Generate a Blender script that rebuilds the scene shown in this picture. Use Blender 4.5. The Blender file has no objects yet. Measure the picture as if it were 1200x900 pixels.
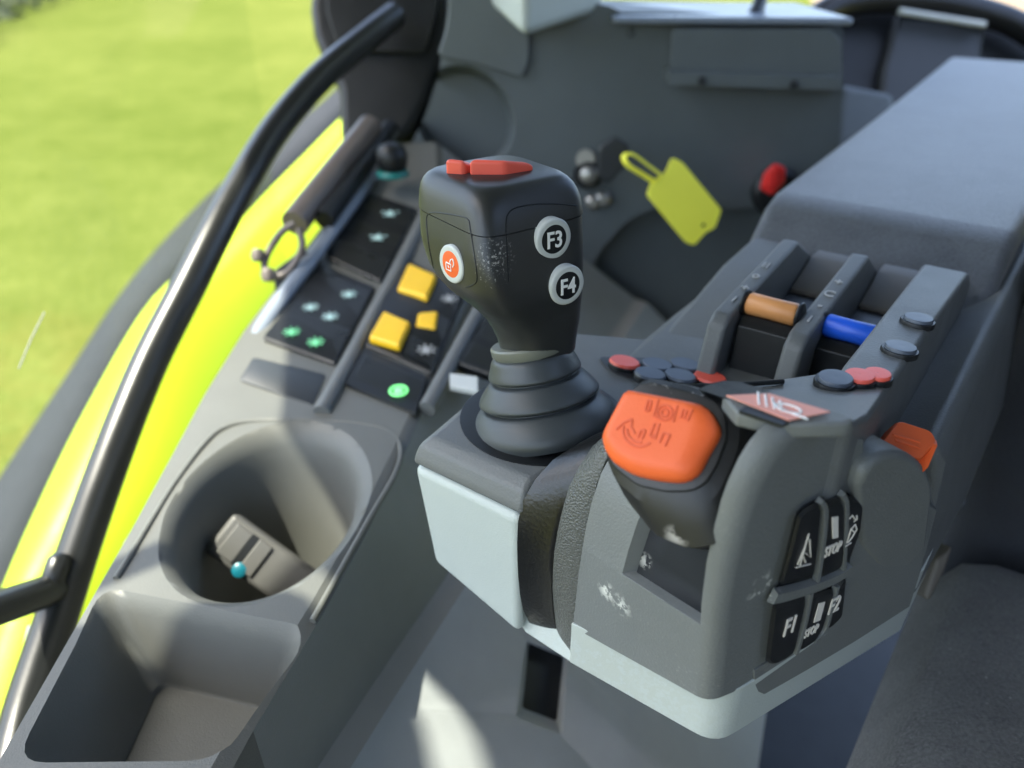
import bpy, bmesh, math, random
from mathutils import Vector, Matrix
from mathutils.bvhtree import BVHTree
random.seed(7)
V = Vector
sc = bpy.context.scene
COL = sc.collection

# ------------------------------------------------------------------ camera
F = 900.0                       # focal length in pixels of a 1200x900 frame
PITCH = math.radians(30)
CR, CU, CF = V((1,0,0)), V((0,math.sin(PITCH),math.cos(PITCH))), V((0,math.cos(PITCH),-math.sin(PITCH)))
def ray(px,py): return CF + CR*((px-600)/F) + CU*((450-py)/F)
def P(px,py,d): return ray(px,py)*d
def on_plane(px,py,p,n):
    r = ray(px,py); return r*(V(p).dot(n)/r.dot(n))
def on_z(px,py,z): return on_plane(px,py,V((0,0,z)),V((0,0,1)))
def proj(p):
    p=V(p); d=p.dot(CF); return (600+F*p.dot(CR)/d, 450-F*p.dot(CU)/d, d)

cam = bpy.data.cameras.new('camera'); co = bpy.data.objects.new('camera',cam); COL.objects.link(co)
co.location=(0,0,0); co.rotation_euler=(math.pi/2-PITCH,0,0)
cam.sensor_width=36; cam.lens=36*F/1200; cam.clip_start=.01; cam.clip_end=3000
cam.dof.use_dof=True; cam.dof.focus_distance=.285; cam.dof.aperture_fstop=6.6
sc.camera=co

# ------------------------------------------------------------------ materials
def nodes(name):
    m=bpy.data.materials.new(name); m.use_nodes=True
    nt=m.node_tree; return m,nt,nt.nodes['Principled BSDF']
def mix_rgb(nt,fac,a,b):
    n=nt.nodes.new('ShaderNodeMix'); n.data_type='RGBA'
    for s,v in ((n.inputs[0],fac),(n.inputs[6],a),(n.inputs[7],b)):
        if hasattr(v,'is_output'): nt.links.new(v,s)
        elif isinstance(v,(int,float)): s.default_value=v
        else: s.default_value=(*v,1) if len(v)==3 else v
    return n.outputs[2]
def math_n(nt,op,a,b=0.,c=None):
    n=nt.nodes.new('ShaderNodeMath'); n.operation=op
    for i,v in enumerate((a,b,c)):
        if v is None: continue
        if hasattr(v,'is_output'): nt.links.new(v,n.inputs[i])
        else: n.inputs[i].default_value=v
    return n.outputs[0]
def noise(nt,scale,detail=2.,rough=.5,pos=None,warp=None):
    n=nt.nodes.new('ShaderNodeTexNoise'); n.inputs['Scale'].default_value=scale
    n.inputs['Detail'].default_value=detail; n.inputs['Roughness'].default_value=rough
    if pos is None:
        g=nt.nodes.new('ShaderNodeNewGeometry'); pos=g.outputs['Position']
    nt.links.new(pos,n.inputs['Vector']); return n.outputs['Fac']
def ramp(nt,x,a,b):
    n=nt.nodes.new('ShaderNodeMapRange'); n.inputs[1].default_value=a; n.inputs[2].default_value=b
    n.clamp=True; nt.links.new(x,n.inputs[0]); return n.outputs[0]
def scuff_mask(nt,spots):
    """worn marks: (centre, radius, noise scale, threshold)"""
    g=nt.nodes.new('ShaderNodeNewGeometry'); pos=g.outputs['Position']; out=None
    for c,r,s,th in spots:
        d=nt.nodes.new('ShaderNodeVectorMath'); d.operation='DISTANCE'
        nt.links.new(pos,d.inputs[0]); d.inputs[1].default_value=c
        w=ramp(nt,d.outputs['Value'],r,r*.25)
        n=noise(nt,s,4.,.65,pos)
        v=math_n(nt,'MULTIPLY',w,ramp(nt,n,th,th+.06))
        out=v if out is None else math_n(nt,'MAXIMUM',out,v)
    return out
def plastic(name,col,rough=.5,grain=.15,gscale=1400,var=.12,spec=.5,spots=None,scol=(.55,.55,.5),coat=0,dust=0.):
    m,nt,b=nodes(name); L=nt.links
    n=noise(nt,28,4.,.6)
    c=mix_rgb(nt,n,tuple(x*(1-var) for x in col),tuple(min(1,x*(1+var)) for x in col))
    if dust:
        d=math_n(nt,'MULTIPLY',ramp(nt,noise(nt,900,3.,.7),.58,.75),ramp(nt,noise(nt,22,2.),.42,.7))
        c=mix_rgb(nt,math_n(nt,'MULTIPLY',d,dust),c,(.35,.34,.3))
    if spots: c=mix_rgb(nt,scuff_mask(nt,spots),c,scol)
    L.new(c,b.inputs['Base Color'])
    r=nt.nodes.new('ShaderNodeMapRange'); r.inputs[3].default_value=max(0,rough-.07); r.inputs[4].default_value=min(1,rough+.09)
    L.new(noise(nt,45,3.),r.inputs[0]); L.new(r.outputs[0],b.inputs['Roughness'])
    b.inputs['Specular IOR Level'].default_value=spec
    if coat: b.inputs['Coat Weight'].default_value=coat; b.inputs['Coat Roughness'].default_value=.15
    if grain:
        bp=nt.nodes.new('ShaderNodeBump'); bp.inputs['Strength'].default_value=grain; bp.inputs['Distance'].default_value=.0006
        L.new(noise(nt,gscale,2.),bp.inputs['Height']); L.new(bp.outputs[0],b.inputs['Normal'])
    return m
def emit_plastic(name,col,e,strength):
    m=plastic(name,col,.4,0); b=m.node_tree.nodes['Principled BSDF']
    b.inputs['Emission Color'].default_value=(*e,1); b.inputs['Emission Strength'].default_value=strength; return m
M={}
SCUFF_SHELL=[(on_z(722,700,-.19),.010,260,.56),(on_z(745,716,-.19),.006,300,.5),(on_z(893,690,-.17),.009,200,.56)]
M['slate']=plastic('slate_plastic',(.118,.124,.122),.5,.35,1100,dust=.45)
M['slate_head']=plastic('slate_head_plastic',(.138,.146,.141),.48,.35,1100,dust=.45)
M['pale']=plastic('pale_plastic',(.415,.455,.43),.45,.25,1100,.05,dust=.25,spots=[(on_z(735,785,-.24),.055,420,.47),(on_z(700,775,-.24),.03,160,.45)],scol=(.40,.43,.39))
M['rear']=plastic('rear_trim_plastic',(.086,.100,.106),.5,.3,1300)
M['console']=plastic('console_plastic',(.100,.102,.093),.5,.25,1200)
M['black']=plastic('black_plastic',(.008,.009,.010),.4,.12,1800,spec=.35)
M['gripblack']=plastic('grip_rubber',(.017,.018,.018),.42,.12,2600)
M['gloss']=plastic('gloss_black',(.009,.009,.009),.3,.3,700)
M['blackgloss']=plastic('switch_gloss',(.010,.011,.012),.28,.05,1500)
M['dark']=plastic('dark_grey_plastic',(.022,.025,.028),.45,.15,1600)
M['boot']=plastic('boot_rubber',(.036,.042,.045),.42,.1,1800)
M['orange']=plastic('orange_plastic',(.74,.115,.022),.5,.15,1300,.06)
M['salmon']=plastic('salmon_red_plastic',(.78,.11,.07),.4,.1,1600,.06)
M['redk']=plastic('red_plastic',(.72,.03,.025),.35,0)
M['yellowsw']=plastic('amber_yellow_plastic',(.86,.51,.012),.4,.1,900,.05)
M['tag']=plastic('yellow_tag_plastic',(.90,.86,.07),.5,.05,900,.05)
M['ring']=plastic('grey_ring_plastic',(.50,.52,.50),.4,.05)
M['white']=plastic('white_print',(.78,.78,.76),.5,0,var=.03)
M['cream']=plastic('cream_print',(.70,.66,.60),.5,0,var=.03)
M['greyprint']=plastic('grey_print',(.36,.36,.35),.5,0,var=.1)
M['sticker']=plastic('salmon_sticker',(.72,.30,.22),.45,0,var=.05)
M['copper']=plastic('copper_roller',(.62,.27,.09),.4,.05)
M['blue']=plastic('blue_roller',(.015,.10,.62),.35,.05)
M['greybtn']=plastic('grey_blue_button',(.06,.075,.10),.4,.05)
M['silver']=plastic('silver_metal',(.30,.29,.27),.42,0); M['silver'].node_tree.nodes['Principled BSDF'].inputs['Metallic'].default_value=.9
M['strut']=plastic('strut_steel',(.14,.115,.10),.38,.1)
M['rail']=plastic('black_painted_steel',(.013,.014,.014),.3,.08,500)
M['sill']=plastic('sill_paint',(.20,.23,.28),.3,.1,800)
M['fender']=plastic('lime_paint',(.31,.42,.008),.45,0,var=.04,spec=.3)
M['lip']=plastic('fender_rubber',(.030,.034,.038),.8,.3,120,spec=.12)
M['panelblue']=plastic('console_side_plastic',(.31,.328,.335),.5,.25,1200)
M['icon']=emit_plastic('pale_icon',(.45,.6,.58),(.3,.6,.5),.04)
M['icongreen']=emit_plastic('green_icon',(.2,.55,.3),(.15,.8,.3),.10)
M['iconlit']=emit_plastic('lit_green_icon',(.2,.6,.25),(.2,1,.25),.25)
M['device']=plastic('device_grey',(.085,.084,.080),.45,.1,900)
M['teal']=plastic('teal_plastic',(.006,.13,.18),.35,0)
M['tealdark']=plastic('dark_teal',(.01,.16,.14),.4,0)
M['olive']=plastic('collar_grey',(.13,.135,.11),.4,.05)
M['floor']=plastic('floor_rubber',(.02,.024,.03),.7,.3,300)
M['flank']=plastic('console_flank_plastic',(.19,.20,.198),.5,.3,1200)
M['ledge']=plastic('ledge_trim',(.26,.25,.235),.5,.2,1200)
def m_leather():
    m=plastic('grained_leather',(.085,.088,.08),.36,0)
    nt=m.node_tree; b=nt.nodes['Principled BSDF']
    g=nt.nodes.new('ShaderNodeNewGeometry'); v=nt.nodes.new('ShaderNodeTexVoronoi'); v.inputs['Scale'].default_value=1100
    nt.links.new(g.outputs['Position'],v.inputs['Vector'])
    bp=nt.nodes.new('ShaderNodeBump'); bp.inputs['Strength'].default_value=.8; bp.inputs['Distance'].default_value=.0006
    nt.links.new(v.outputs['Distance'],bp.inputs['Height']); nt.links.new(bp.outputs[0],b.inputs['Normal']); return m
M['leather']=m_leather()
def m_fabric(name,a,bb,rough=.9,scale=900,bump=.7,lint=0.):
    m,nt,b=nodes(name)
    n=noise(nt,scale,3.,.7); n2=noise(nt,30,3.,.6)
    f=math_n(nt,'ADD',math_n(nt,'MULTIPLY',n,.6),math_n(nt,'MULTIPLY',n2,.4))
    c=mix_rgb(nt,ramp(nt,f,.35,.65),a,bb)
    if lint: c=mix_rgb(nt,math_n(nt,'MULTIPLY',ramp(nt,noise(nt,420,2.,.5),.70,.76),lint),c,(.3,.3,.3))
    nt.links.new(c,b.inputs['Base Color']); b.inputs['Roughness'].default_value=rough
    b.inputs['Sheen Weight'].default_value=.25
    bp=nt.nodes.new('ShaderNodeBump'); bp.inputs['Strength'].default_value=bump; bp.inputs['Distance'].default_value=.0012
    nt.links.new(n,bp.inputs['Height']); nt.links.new(bp.outputs[0],b.inputs['Normal']); return m
M['pad']=m_fabric('pad_leatherette',(.046,.050,.058),(.092,.100,.112),.46,620,.55)
M['seat']=m_fabric('seat_fabric',(.036,.037,.038),(.125,.127,.123),.95,600,1.,.7)
M['seatdark']=m_fabric('seat_dark_fabric',(.012,.014,.020),(.022,.025,.032),.9,700,.5)
def m_field():
    m,nt,b=nodes('grass_field')
    a=noise(nt,1.3,6.,.65); c=noise(nt,14,4.,.7); l=noise(nt,.12,3.)
    f=math_n(nt,'ADD',math_n(nt,'MULTIPLY',a,.30),math_n(nt,'ADD',math_n(nt,'MULTIPLY',c,.45),math_n(nt,'MULTIPLY',l,.25)))
    col=mix_rgb(nt,ramp(nt,f,.40,.60),(.062,.084,.015),(.118,.134,.033))
    d=noise(nt,.9,5.,.7)
    g=nt.nodes.new('ShaderNodeNewGeometry'); sx=nt.nodes.new('ShaderNodeSeparateXYZ'); nt.links.new(g.outputs['Position'],sx.inputs[0])
    near=ramp(nt,sx.outputs[1],7.,2.)
    col=mix_rgb(nt,math_n(nt,'MULTIPLY',math_n(nt,'MULTIPLY',ramp(nt,d,.42,.58),near),.75),col,(.12,.085,.02))
    nt.links.new(col,b.inputs['Base Color']); b.inputs['Roughness'].default_value=1; b.inputs['Specular IOR Level'].default_value=0
    bp=nt.nodes.new('ShaderNodeBump'); bp.inputs['Strength'].default_value=.6; bp.inputs['Distance'].default_value=.05
    nt.links.new(c,bp.inputs['Height']); nt.links.new(bp.outputs[0],b.inputs['Normal']); return m
M['field']=m_field()
def m_soil():
    m,nt,b=nodes('bare_soil'); c=mix_rgb(nt,noise(nt,2.,5.),(.17,.12,.065),(.22,.16,.085)); nt.links.new(c,b.inputs['Base Color']); b.inputs['Roughness'].default_value=1; return m
M['soil']=m_soil()
def m_leaf():
    m,nt,b=nodes('hedge_leaf'); c=mix_rgb(nt,noise(nt,.8,3.),(.05,.065,.028),(.10,.115,.06)); nt.links.new(c,b.inputs['Base Color']); b.inputs['Roughness'].default_value=.8; return m
M['leaf']=m_leaf()
def m_glass():
    m=bpy.data.materials.new('window_glass'); m.use_nodes=True; nt=m.node_tree; nt.nodes.clear()
    o=nt.nodes.new('ShaderNodeOutputMaterial'); t=nt.nodes.new('ShaderNodeBsdfTransparent'); t.inputs[0].default_value=(.95,.97,.95,1)
    g=nt.nodes.new('ShaderNodeBsdfGlossy'); g.inputs['Roughness'].default_value=.02
    ge=nt.nodes.new('ShaderNodeNewGeometry'); dt=nt.nodes.new('ShaderNodeVectorMath'); dt.operation='DOT_PRODUCT'
    nt.links.new(ge.outputs['Normal'],dt.inputs[0]); nt.links.new(ge.outputs['Incoming'],dt.inputs[1])
    k=math_n(nt,'POWER',math_n(nt,'SUBTRACT',1.,math_n(nt,'ABSOLUTE',dt.outputs['Value'])),5.)
    fac=math_n(nt,'ADD',.006,math_n(nt,'MULTIPLY',k,.3))
    mx=nt.nodes.new('ShaderNodeMixShader'); nt.links.new(fac,mx.inputs[0]); nt.links.new(t.outputs[0],mx.inputs[1]); nt.links.new(g.outputs[0],mx.inputs[2])
    nt.links.new(mx.outputs[0],o.inputs[0]); return m
M['glass']=m_glass()

# ------------------------------------------------------------------ object helpers
ORG={}
def tag(o,label,cat=None,group=None,kind=None):
    if label: o['label']=label
    if cat: o['category']=cat
    if group: o['group']=group
    if kind: o['kind']=kind
    return o
def thing(name,loc,label,cat,group=None):
    o=bpy.data.objects.new(name,None); COL.objects.link(o); o.location=loc; o.empty_display_size=.02
    ORG[o.name]=V(loc); return tag(o,label,cat,group)
def obj(name,bm,mats,parent=None,bevel=0,seg=3,sub=0,angle=38,solid=0,origin=None,wn=True,blimit=32):
    """links bm (in world coordinates) as ONE mesh object"""
    bmesh.ops.recalc_face_normals(bm,faces=bm.faces)
    org=ORG[parent.name] if parent else (V(origin) if origin else V((0,0,0)))
    for v in bm.verts: v.co-=org
    me=bpy.data.meshes.new(name); bm.to_mesh(me); bm.free()
    for m in (mats if isinstance(mats,(list,tuple)) else [mats]): me.materials.append(M[m])
    o=bpy.data.objects.new(name,me); COL.objects.link(o)
    if parent: o.parent=parent
    else: o.location=org
    ORG[o.name]=org
    for p in me.polygons: p.use_smooth=True
    me.set_sharp_from_angle(angle=math.radians(angle))
    if solid:
        s=o.modifiers.new('solid','SOLIDIFY'); s.thickness=solid; s.offset=-1
    if bevel:
        b=o.modifiers.new('bevel','BEVEL'); b.width=bevel; b.segments=seg; b.limit_method='ANGLE'; b.angle_limit=math.radians(blimit)
        if wn:
            w=o.modifiers.new('wn','WEIGHTED_NORMAL'); w.keep_sharp=False
            for e in me.edges: e.use_edge_sharp=False
    if sub:
        s=o.modifiers.new('sub','SUBSURF'); s.levels=sub; s.render_levels=sub
    return o
def B(): return bmesh.new()
def loft(bm,rings,caps=True,mat=0,closed=True):
    vs=[[bm.verts.new(p) for p in r] for r in rings]; n=len(rings[0])
    for i in range(len(rings)-1):
        for j in range(n if closed else n-1):
            k=(j+1)%n
            try: f=bm.faces.new((vs[i][j],vs[i][k],vs[i+1][k],vs[i+1][j])); f.material_index=mat
            except ValueError: pass
    if caps and closed:
        for r in (vs[0][::-1],vs[-1]):
            f=bm.faces.new(r); f.material_index=mat
    return vs
def prism(bm,poly,off,mat=0): return loft(bm,[[V(p) for p in poly],[V(p)+V(off) for p in poly]],mat=mat)
def box(bm,c,ax,ay,az,mat=0):
    c=V(c); q=[c-ax-ay,c+ax-ay,c+ax+ay,c-ax+ay]; loft(bm,[[p-az for p in q],[p+az for p in q]],mat=mat)
def frame_of(d,hint=V((0,0,1))):
    d=V(d).normalized()
    if abs(d.dot(hint))>.98: hint=V((1,0,0))
    a=d.cross(hint).normalized(); return a,d.cross(a).normalized()
def tube(bm,pts,r,n=12,mat=0,caps=True,flat=1.):
    pts=[V(p) for p in pts]; rs=r if isinstance(r,(list,tuple)) else [r]*len(pts); rings=[]; a=None
    for i,p in enumerate(pts):
        d=(pts[min(i+1,len(pts)-1)]-pts[max(i-1,0)]).normalized()
        if a is None: a,b=frame_of(d)
        else:
            a=(a-d*a.dot(d)).normalized(); b=d.cross(a)
        rings.append([p+(a*math.cos(t)*rs[i]+b*math.sin(t)*rs[i]*flat) for t in [2*math.pi*k/n for k in range(n)]])
    loft(bm,rings,caps,mat)
def spline(pts,k=6):
    pts=[V(p) for p in pts]; out=[]
    for i in range(len(pts)-1):
        p0,p1,p2,p3=pts[max(i-1,0)],pts[i],pts[i+1],pts[min(i+2,len(pts)-1)]
        for j in range(k):
            t=j/k; out.append(.5*((2*p1)+(p2-p0)*t+(2*p0-5*p1+4*p2-p3)*t*t+(3*p1-p0-3*p2+p3)*t**3))
    out.append(pts[-1]); return out
def lathe(bm,base,axis,prof,n=40,mat=0,caps=True,hint=V((0,1,0))):
    """prof: (radius, height) from bottom to top"""
    axis=V(axis).normalized(); a,b=frame_of(axis,hint)
    loft(bm,[[V(base)+axis*h+(a*math.cos(t)+b*math.sin(t))*max(r,1e-5) for t in [2*math.pi*k/n for k in range(n)]] for r,h in prof],caps,mat)
def catmull2(pts,k=4,closed=True):
    n=len(pts); out=[]
    for i in range(n):
        p0,p1,p2,p3=[V(pts[(i+j)%n]) for j in (-1,0,1,2)]
        for j in range(k):
            t=j/k; out.append(.5*((2*p1)+(p2-p0)*t+(2*p0-5*p1+4*p2-p3)*t*t+(3*p1-p0-3*p2+p3)*t**3))
    return out
def resample(poly,n):
    """closed 2D polygon -> n points evenly by length, starting at first point"""
    pts=[V((p[0],p[1])) for p in poly]; pts.append(pts[0]); L=[0]
    for i in range(1,len(pts)): L.append(L[-1]+(pts[i]-pts[i-1]).length)
    out=[];i=1
    for k in range(n):
        s=L[-1]*k/n
        while L[i]<s: i+=1
        t=(s-L[i-1])/max(1e-9,L[i]-L[i-1]); out.append(pts[i-1].lerp(pts[i],t))
    return out
def round_poly(poly,r,k=5):
    """rounds the corners of a closed 2D polygon"""
    out=[];n=len(poly)
    for i in range(n):
        p=V(poly[i][:2]);a=V(poly[i-1][:2]);b=V(poly[(i+1)%n][:2])
        da=(a-p);db=(b-p);ra=min(r,da.length*.45);rb=min(r,db.length*.45)
        s=p+da.normalized()*ra;e=p+db.normalized()*rb
        for j in range(k+1):
            t=j/k; out.append(s*(1-t)**2+p*2*t*(1-t)+e*t*t)
    return out
def boolean(o,cutters):
    """carves cutter bmeshes (world coords) out of o and leaves only the finished mesh"""
    tmp=[]
    for bm in cutters:
        bmesh.ops.recalc_face_normals(bm,faces=bm.faces)
        for v in bm.verts: v.co-=ORG[o.name]
        me=bpy.data.meshes.new('t'); bm.to_mesh(me); bm.free()
        c=bpy.data.objects.new('t',me); COL.objects.link(c); c.location=ORG[o.name]
        tmp.append(c)
    mods=[(m.name) for m in o.modifiers]
    saved=[]
    bpy.context.view_layer.update()
    o2=bpy.data.objects.new('t2',o.data.copy()); COL.objects.link(o2); o2.location=ORG[o.name]
    for c in tmp:
        m=o2.modifiers.new('b','BOOLEAN'); m.operation='DIFFERENCE'; m.solver='EXACT'; m.object=c
    dg=bpy.context.evaluated_depsgraph_get(); dg.update()
    me=bpy.data.meshes.new_from_object(o2.evaluated_get(dg))
    old=o.data; nm=old.name; o.data=me; bpy.data.meshes.remove(old); me.name=nm
    for c in tmp+[o2]: bpy.data.objects.remove(c)
    for p in me.polygons: p.use_smooth=True
    return o
def text_bm(bm,s,org,right,up,h,mat=0,bold=0.,depth=.0003,sx=1.):
    cu=bpy.data.curves.new('t','FONT'); cu.body=s; cu.align_x='CENTER'; cu.align_y='CENTER'; cu.size=1; cu.offset=bold; cu.extrude=.001; cu.resolution_u=3
    o=bpy.data.objects.new('t',cu); COL.objects.link(o); dg=bpy.context.evaluated_depsgraph_get(); dg.update()
    me=bpy.data.meshes.new_from_object(o.evaluated_get(dg)); bpy.data.objects.remove(o)
    right=V(right).normalized();up=V(up).normalized();nn=right.cross(up).normalized()
    k=h/.72; ys=[v.co.y for v in me.vertices]; xs=[v.co.x for v in me.vertices]
    cy=(max(ys)+min(ys))/2; cx=(max(xs)+min(xs))/2
    vs=[bm.verts.new(V(org)+right*((v.co.x-cx)*k*sx)+up*((v.co.y-cy)*k)+nn*(depth if v.co.z>0 else -.0002)) for v in me.vertices]
    for p in me.polygons:
        try: f=bm.faces.new([vs[i] for i in p.vertices]); f.material_index=mat
        except ValueError: pass
    bpy.data.meshes.remove(me)
def stroke(bm,pts,n,w,h,mat=0):
    """a raised line of width w and height h along pts, on a surface of normal n"""
    n=V(n).normalized(); pts=[V(p) for p in pts]
    ring=[]
    for i,p in enumerate(pts):
        d=(pts[min(i+1,len(pts)-1)]-pts[max(i-1,0)]).normalized(); s=d.cross(n).normalized()*w/2
        ring.append([p-s-n*h*.5,p+s-n*h*.5,p+s*.7+n*h,p-s*.7+n*h])
    loft(bm,ring,True,mat)
def bvh_of(o):
    dg=bpy.context.evaluated_depsgraph_get(); dg.update(); e=o.evaluated_get(dg); me=e.to_mesh()
    vs=[v.co+ORG[o.name] for v in me.vertices]; t=BVHTree.FromPolygons(vs,[list(p.vertices) for p in me.polygons]); e.to_mesh_clear(); return t
def hit(t,px,py):
    r=ray(px,py).normalized(); l,n,i,d=t.ray_cast(V((0,0,0)),r)
    if l is None: return None,None
    return l,(n if n.dot(r)<0 else -n)

# ================================================================== ARMREST HEAD
B0=on_z(840,868,-.243); L0=on_z(500,662,-.243); B1=on_z(1065,712,-.243)
e1=(L0-B0).normalized(); e2=(B1-B0).normalized(); UP=V((0,0,1))
fn=V((-e1.y,e1.x,0)); fn=fn if fn.dot(CF)<0 else -fn          # outward normal of the front face
sn=V((e2.y,-e2.x,0))                                          # outward normal of the key side
def H(a,b,z): return V((B0.x+e1.x*a+e2.x*b,B0.y+e1.y*a+e2.y*b,z))
def onS(px,py,off=0.): return on_plane(px,py,B0+sn*off,sn)
def onFr(px,py,off=0.): return on_plane(px,py,B0+fn*off,fn)
def bz(p):  # (b,z) of a point on the key side
    return ((p-B0).dot(e2),p.z)
A0=V((.128,.225,0)); m1=V((-.799,.602,0)); m2=V((.602,.799,0))
def Mr(a,b,z): return V((A0.x+m1.x*a+m2.x*b,A0.y+m1.y*a+m2.y*b,z))

arm=thing('armrest_console',H(.05,.05,-.243),'grey swivelling armrest console with pale lower shell, padded top, fins and push buttons','armrest console')

# --- head housing with the lever recess
prof_px=[(836,811),(839,765),(842,720),(850,670),(862,624),(871,597),(880,573),(892,548),(905,527),(920,509),(936,497),(952,489),(967,485),(985,486),(1000,491),(1008,499),(1012,515),(1011,578),(990,690),(981,762)]
prof=[bz(onS(*p)) for p in prof_px]
prof[0]=(prof[0][0],-.2183)
ZR=-.1835
# put a doubled vertex where the recess begins
pf=[]
for i,(b,z) in enumerate(prof):
    if i and prof[i-1][1]<ZR<=z and i<8:
        b0,z0=prof[i-1]; t=(ZR-z0)/(z-z0); bb=b0+(b-b0)*t; pf+= [(bb,ZR-.0003),(bb,ZR)]; kr=len(pf)-1
    pf.append((b,z))
def normal2(i):
    a=V(pf[max(i-1,0)]);b=V(pf[min(i+1,len(pf)-1)]);d=(b-a).normalized(); return V((d.y,-d.x))   # points inwards (to +b / -z)
ktop=[i for i,(b,z) in enumerate(pf)][-11]   # recess
i905,i936=ktop-1,ktop+1
AW=.0627
def onA(px,py,a): return on_plane(px,py,H(a,0,0),sn)
def trace(a,px): return [(q[0]-a*e1.dot(e2),q[1]) for q in [bz(onA(x,y,a)) for x,y in px]]
left_px=[(671,735),(674,700),(681,650),(689,605),(699,566),(712,537),(727,515),(745,500),(765,490),(790,482),(820,478)]
lp_=trace(AW,left_px)
def at_len(pts,t):
    L=[0]
    for p,q in zip(pts,pts[1:]): L.append(L[-1]+(V(q)-V(p)).length)
    x=t*L[-1]
    for k in range(len(pts)-1):
        if x<=L[k+1]+1e-12: return V(pts[k]).lerp(V(pts[k+1]),(x-L[k])/max(1e-9,L[k+1]-L[k]))
    return V(pts[-1])
def cut_at(pts,z):
    for k in range(len(pts)-1):
        if pts[k][1]<=z<=pts[k+1][1]: return k,V(pts[k]).lerp(V(pts[k+1]),(z-pts[k][1])/(pts[k+1][1]-pts[k][1]))
ZRL=ZR-.0070
kc_,cz=cut_at(lp_,ZRL)
upper=[tuple(cz)]+lp_[kc_+1:]
pfl=[]
for i,(b,z) in enumerate(pf):
    if i<kr: 
        zl=lp_[0][1]+1e-6+(z-pf[0][1])/(ZR-pf[0][1])*(ZRL-lp_[0][1]-1e-6); k_,q_=cut_at(lp_,zl); pfl.append((q_.x,zl))
    elif i<=ktop: q_=at_len(upper,(i-kr)/(ktop-kr)); pfl.append((q_.x,q_.y))
    else: pfl.append((max(b,upper[-1][0]),min(z,upper[-1][1]-.004)))
def section(a,inset,k=1.,low=0.,shrink=0.):
    r=[]; t=a/AW
    u=0. if a<.0067 else 1.; cur=[]
    for i,((b,z),(c,w)) in enumerate(zip(pf,pfl)):
        g=min(1,max(0,(i-kr)/4)) if i>kr else 0
        if inset and i>=i905: u=1. if a>.036 else (.55 if i==i905 else (.2 if i==ktop else 0.))
        f=t*(1-g)+u*g; cur.append((b*(1-f)+c*f,z*(1-f)+w*f))
    for i,(b,z) in enumerate(cur):
        if kr<=i<=ktop and inset:
            if i>kr:
                d=(V(cur[i+1])-V(cur[i-1])).normalized(); n=V((d.y,-d.x))
            else: n=V((1,0))
            b,z=b+n.x*inset,z+n.y*inset
        elif i<kr: b+=low
        if shrink and i<=ktop+6:
            if i==0: d=V((0,1))
            else: d=(V(cur[min(i+1,len(cur)-1)])-V(cur[i-1])).normalized()
            b+=d.y*shrink; z-=d.x*shrink
        r.append(H(a,b,z))
    return r
bm=B()
loft(bm,[section(0,0,shrink=.0058),section(.0003,0,shrink=.0041),section(.0010,0,shrink=.0024),section(.0022,0,shrink=.0011),section(.0038,0,shrink=.0003),section(.0056,0),section(.0066,0),section(.0084,.0050),section(.030,.0050),section(.0395,.0050),section(.0419,0),section(AW,0)])
M['slate_head']=plastic('slate_head_marked',(.138,.146,.141),.48,.35,1100,dust=.45,spots=[(onFr(712,692),.0050,210,.52),(onFr(732,706),.0055,240,.5),(onFr(742,715),.003,420,.5),(onS(893,690),.008,260,.57)])
obj('upper_shell',bm,'slate_head',arm,bevel=.0006,seg=2,blimit=40)
M['slotplate']=plastic('slot_plate_marked',(.016,.018,.020),.6,.15,1900,spec=.15,spots=[(onFr(750,660),.0045,420,.47)])
bm=B(); loft(bm,[section(a,.0040,1.,.008) for a in (.0088,.030,.0391)]); obj('slot_plate',bm,'slotplate',arm,bevel=.0006)

# --- side panel behind the head (carries the rear half of the keypad)
bm=B()
sp=[(975,766),(988,690),(1008,590),(1011,560),(1040,560),(1100,596),(1086,650),(1067,709)]
prism(bm,[onS(*p,-.0008) for p in sp],-sn*.02); obj('side_panel',bm,'slate_head',arm,bevel=.0015)
# round boss below the orange rocker
bm=B()
bp=[(1052+44*math.cos(t),577-47*math.sin(t)) for t in [math.pi*k/20 for k in range(21)]]+[(1010,640),(1030,672),(1062,668),(1088,640)]
prism(bm,[onS(*p,.0046-.0044*max(0,min(1,(p[1]-590)/80))) for p in bp],-sn*.018); obj('boss',bm,'slate_head',arm,bevel=.003,seg=4)

# --- black band and leather strap (palm rest edge)
def strap(a0,px0,a1,px1,bulge,n=15):
    p0,p1=trace(a0,px0),trace(a1,px1); rings=[]
    q0=[at_len(p0,i/(n-1)) for i in range(n)]; q1=[at_len(p1,i/(n-1)) for i in range(n)]
    for k in range(9):
        t=k/8; bu=bulge*(1-abs(2*t-1)**3); cur=[a.lerp(b,t) for a,b in zip(q0,q1)]; r=[]
        for i,p in enumerate(cur):
            d=(cur[min(i+1,n-1)]-cur[max(i-1,0)]).normalized(); nn=V((d.y,-d.x)); f=min(1,i/3)
            r.append(H(a0+(a1-a0)*t,p.x-nn.x*bu*f,p.y-nn.y*bu*f))
        e=cur[-1]; r+=[H(a0+(a1-a0)*t,e.x+.002,e.y-.01),H(a0+(a1-a0)*t,.03,-.2),H(a0+(a1-a0)*t,.02,-.236)]
        rings.append(r)
    bm=B(); loft(bm,rings); return bm
lea_r=[(674,777),(671,760),(672,735),(676,700),(682,655),(690,608),(699,567),(711,536),(726,513),(745,497),(770,485),(800,477)]
lea_l=[(656,758),(652,738),(649,715),(647,680),(650,640),(656,608),(665,575),(676,551),(690,528),(706,510),(730,495),(760,483)]
blk_l=[(628,742),(614,720),(608,690),(606,650),(606,618),(610,593),(621,569),(645,541),(675,521),(702,506),(740,492)]
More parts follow.
